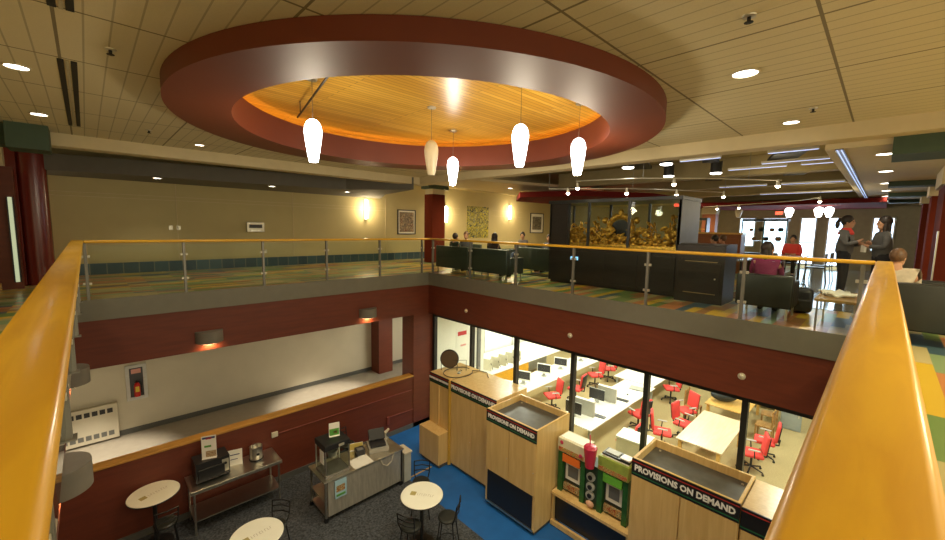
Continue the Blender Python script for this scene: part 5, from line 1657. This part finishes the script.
def person(label, loc, rz, J, top, legs, hair, scale=1.0, hair_len=0.0, ponytail=False, turn=0.0, skirt=None, face=None):
    """J: joint positions, figure faces +x, metres, feet at z=0"""
    t = thing('person', label, 'person', loc, rz)
    t.scale = (scale,) * 3
    V = [J['pelvis'], J['waist'], J['chest'], J['neck']]
    E = [(0, 1), (1, 2), (2, 3)]
    R = [0.10, 0.08, 0.085, 0.048]
    idx = {}
    head = Vector(J['head'])
    V.append(tuple(head - Vector((0.0, 0, 0.02))))
    R.append(0.055)
    E.append((3, 4))
    for s in ('l', 'r'):
        base = len(V)
        sh, el, wr, ha = (Vector(J[k + s]) for k in ('sh', 'el', 'wr', 'ha'))
        V += [tuple(sh), tuple(el), tuple(wr), tuple(ha)]
        R += [0.045, 0.038, 0.028, (0.036, 0.022)]
        E += [(2, base), (base, base + 1), (base + 1, base + 2), (base + 2, base + 3)]
        d = (ha - wr).normalized()
        side = d.orthogonal().normalized()
        nrm = d.cross(side)
        for f in range(4):
            b = len(V)
            o_ = side * (-0.027 + 0.018 * f)
            ln = (0.060, 0.070, 0.066, 0.050)[f]
            p1 = ha + o_ + d * 0.03
            p2 = ha + o_ * 1.1 + d * (0.03 + ln * 0.55) + nrm * 0.008
            p3 = ha + o_ * 1.1 + d * (0.03 + ln * 0.85) + nrm * 0.028
            V += [tuple(p1), tuple(p2), tuple(p3)]
            R += [0.010, 0.009, 0.008]
            E += [(base + 3, b), (b, b + 1), (b + 1, b + 2)]
        b = len(V)
        V += [tuple(wr + (ha - wr) * 0.5 - side * 0.040), tuple(ha - side * 0.055 + d * 0.02 + nrm * 0.01)]
        R += [0.012, 0.009]
        E += [(base + 2, b), (b, b + 1)]
        base = len(V)
        hp, kn, an, to = (Vector(J[k + s]) for k in ('hp', 'kn', 'an', 'to'))
        V += [tuple(hp), tuple(kn), tuple(an), tuple(to)]
        R += [0.070, 0.050, 0.036, 0.034]
        E += [(0, base), (base, base + 1), (base + 1, base + 2), (base + 2, base + 3)]
        idx[s] = base
    me = skin_mesh('body', V, E, R)
    bm = bmesh.new()
    bm.from_mesh(me)
    bpy.data.meshes.remove(me)
    mb = MB()
    mb.bm.free()
    mb.bm = bm
    HM = Matrix.Rotation(turn, 4, 'Z')

    def hp_(x, y, z):
        return tuple(head + (HM @ Vector((x, y, z))))
    mb.ball(hp_(0, 0, 0.03), 0.10, sx=0.95, sy=0.78, sz=1.18, M=HM, u=20, v=14)
    mb.ball(hp_(0.03, 0, -0.04), 0.07, sx=0.9, sy=0.78, sz=0.95, M=HM)
    mb.ball(hp_(0.097, 0, 0.005), 0.018, sx=1.0, sy=0.7, sz=1.4, M=HM, u=10, v=8)
    for s in (-1, 1):
        mb.ball(hp_(0.0, s * 0.079, 0.01), 0.024, sx=0.7, sy=0.35, sz=1.2, M=HM, u=10, v=8)
    body = mb.build('body', face or M_skin, t, smooth=True)
    e = MB()
    for s in (-1, 1):
        e.ball(hp_(0.083, s * 0.032, 0.035), 0.013, sx=0.6, sz=0.7, u=10, v=8)
    e.build('eyes', M_black, t)
    MB().ball(hp_(0.088, 0, -0.048), 0.022, sx=0.4, sz=0.3, u=10, v=8, M=HM).build('mouth', mat('lips', (0.42, 0.10, 0.08), 0.5), t)
    # hair: cap plus length
    h = MB()
    h.ball(hp_(-0.018, 0, 0.058), 0.108, sx=0.98, sy=0.86, sz=1.08, M=HM, u=20, v=14)
    if hair_len > 0:
        h.ball(hp_(-0.055, 0, 0.03 - hair_len / 2), 0.085, sx=0.62, sy=1.08, sz=hair_len / 0.12 + 0.9, M=HM)
        for s in (-1, 1):
            h.ball(hp_(-0.005, s * 0.075, 0.0 - hair_len / 2.4), 0.05, sx=0.8, sy=0.45, sz=hair_len / 0.09 + 0.6, M=HM)
    if ponytail:
        h.ball(hp_(-0.13, 0, 0.07), 0.045, M=HM)
        h.ball(hp_(-0.165, 0, -0.02), 0.04, sz=2.3, M=HM)
    h.build('hair', hair, t, smooth=True)
    # clothes
    Vt = [tuple(Vector(V[0]) - Vector((0, 0, 0.06))), V[2], tuple(Vector(V[2]).lerp(Vector(V[3]), 0.75))]
    Et = [(0, 1), (1, 2)]
    Rt = [0.165, 0.172, 0.074]
    for s in ('l', 'r'):
        b = len(Vt)
        wr2 = Vector(J['el' + s]).lerp(Vector(J['wr' + s]), 0.93)
        Vt += [J['sh' + s], J['el' + s], tuple(wr2)]
        Rt += [0.080, 0.056, 0.042]
        Et += [(1, b), (b, b + 1), (b + 1, b + 2)]
    me = skin_mesh('top', Vt, Et, Rt)
    me.materials.append(top)
    me.shade_smooth()
    o = bpy.data.objects.new('top', me)
    COL.objects.link(o)
    o.parent = t
    Vt, Et, Rt = [V[0], tuple(Vector(V[0]).lerp(Vector(V[1]), 1.0))], [(0, 1)], [0.160, 0.135]
    for s in ('l', 'r'):
        b = len(Vt)
        an2 = Vector(J['kn' + s]).lerp(Vector(J['an' + s]), 0.97)
        Vt += [J['hp' + s], J['kn' + s], tuple(an2)]
        Rt += [0.105, 0.072, 0.056]
        Et += [(0, b), (b, b + 1), (b + 1, b + 2)]
    me = skin_mesh('trousers', Vt, Et, Rt)
    me.materials.append(legs)
    me.shade_smooth()
    o = bpy.data.objects.new('trousers', me)
    COL.objects.link(o)
    o.parent = t
    for s in ('l', 'r'):
        an, to = Vector(J['an' + s]), Vector(J['to' + s])
        d = to - an
        a = math.atan2(d.y, d.x)
        mm = Matrix.Translation((an.x, an.y, an.z - 0.035)) @ Matrix.Rotation(a, 4, 'Z')
        MB().box(-0.06, 0.19, -0.042, 0.042, -0.045, 0.04, 0.03, 3, M=mm).build('shoe', M_blackpl, t, smooth=True)
    return t


STAND = dict(pelvis=(0, 0, 0.92), waist=(0, 0, 1.08), chest=(0, 0, 1.30), neck=(0.0, 0, 1.46), head=(0.02, 0, 1.56),
             shl=(0, 0.17, 1.37), ell=(0.06, 0.25, 1.12), wrl=(0.24, 0.06, 1.14), hal=(0.25, -0.03, 1.16),
             shr=(0, -0.17, 1.37), elr=(0.06, -0.25, 1.12), wrr=(0.22, -0.05, 1.20), har=(0.22, 0.04, 1.22),
             hpl=(0, 0.09, 0.86), knl=(0.02, 0.10, 0.48), anl=(0, 0.11, 0.08), tol=(0.14, 0.13, 0.04),
             hpr=(0, -0.09, 0.86), knr=(0.03, -0.10, 0.48), anr=(0.02, -0.11, 0.08), tor=(0.16, -0.13, 0.04))
SIT = dict(pelvis=(0, 0, 0.56), waist=(-0.02, 0, 0.70), chest=(-0.02, 0, 0.92), neck=(0.02, 0, 1.08), head=(0.05, 0, 1.18),
           shl=(-0.01, 0.17, 0.99), ell=(0.10, 0.23, 0.74), wrl=(0.33, 0.10, 0.72), hal=(0.40, 0.06, 0.72),
           shr=(-0.01, -0.17, 0.99), elr=(0.10, -0.23, 0.74), wrr=(0.33, -0.10, 0.72), har=(0.40, -0.06, 0.72),
           hpl=(0.06, 0.09, 0.54), knl=(0.48, 0.12, 0.53), anl=(0.50, 0.12, 0.08), tol=(0.64, 0.13, 0.04),
           hpr=(0.06, -0.09, 0.54), knr=(0.48, -0.12, 0.53), anr=(0.50, -0.12, 0.08), tor=(0.64, -0.13, 0.04))


def cloth(n, c):
    return mat('cloth_' + n, c, 0.85, var=0.12, scale=12)


SEAT = 0.0
p = person('woman with a ponytail and red collar standing with folded arms, facing right', (12.0, 0.63, 0), -PI / 2 - 0.15, STAND, cloth('grey', (0.13, 0.13, 0.13)), cloth('black', (0.015, 0.015, 0.02)), M_hair, 1.06, ponytail=True)
m = MB()
m.lathe([(0.075, 1.40), (0.15, 1.33), (0.165, 1.36), (0.09, 1.47), (0.075, 1.40)], n=24, sx=0.8)
m.build('red_collar', M_redfab, p, smooth=True)
p = person('black haired woman in a grey top standing with folded arms, facing left', (11.4, 0.04, 0), PI / 2 + 0.35, STAND, cloth('charcoal', (0.09, 0.09, 0.09)), cloth('black', (0, 0, 0)), M_hair, 1.04, hair_len=0.22)
MB().box(0.24, 0.27, -0.14, 0.04, 1.02, 1.16, 0.005, M=Matrix.Rotation(0.0, 4, 'Z')).build('folded_paper', M_paper, p)


def seated(label, sx, sy, rz, *args, dy=0.0, z=0.0, **kw):
    return person(label, (sx + 0.07 * math.cos(rz) - dy * math.sin(rz), sy + 0.07 * math.sin(rz) + dy * math.cos(rz), z), rz, SIT, *args, **kw)


seated('black haired woman in a magenta top sitting in the black armchair', 8.45, 1.36, 0, cloth('magenta', (0.20, 0.02, 0.08)), cloth('denim', (0.04, 0.06, 0.12)), M_hair, 0.94, hair_len=0.26, turn=-0.9, dy=0.06)
seated('brown haired person in a pale jacket in the armchair behind the right handrail', 8.00, -0.34, 0, cloth('cream', (0.55, 0.48, 0.36)), cloth('brown', (0.10, 0.07, 0.05)), M_brownhair, 0.92, turn=-0.5, dy=0.20)
seated('dark haired person on the green sofa nearest the oxblood column, seen from behind', 8.20, 9.05, 0, cloth('dark_green', (0.02, 0.04, 0.03)), cloth('denim', (0, 0, 0)), M_hair, 0.92, dy=0.33)
seated('brown haired person in the dark armchair beyond the first green sofa', 9.35, 9.95, 3.6, cloth('dark_grey', (0.05, 0.05, 0.06)), cloth('denim', (0, 0, 0)), M_brownhair, 0.95)
seated('long haired woman on the second green sofa, head turned left', 8.22, 7.52, 0, cloth('dark_brown', (0.03, 0.02, 0.02)), cloth('denim', (0, 0, 0)), M_hair, 0.95, hair_len=0.25, turn=0.9, dy=0.22)
seated('person with short dark hair facing the viewer on the far green sofa', 11.4, 9.0, PI, cloth('mid_grey', (0.12, 0.11, 0.11)), cloth('denim', (0, 0, 0)), M_hair, 0.96, dy=-0.1, turn=0.4)
seated('person in dark grey in the armchair beside the display case, facing the viewer', 11.25, 7.85, PI, cloth('slate', (0.08, 0.09, 0.11)), cloth('denim', (0, 0, 0)), M_hair, 0.92, turn=0.3)
seated('man in a bright red shirt sitting at the study table before the far windows', 16.45, 2.08, PI, M_redfab, cloth('black', (0, 0, 0)), M_hair, 0.98, z=0.05)
seated('person in a dark top at the study table beside the wooden counter', 13.35, 3.42, 1.57, cloth('dark_grey', (0, 0, 0)), cloth('black', (0, 0, 0)), M_hair, 0.95, z=0.05)
seated('person in a red top sitting beyond the low black cabinet', 14.2, 3.42, 1.57, M_redfab, cloth('black', (0, 0, 0)), M_brownhair, 0.95, z=0.05)
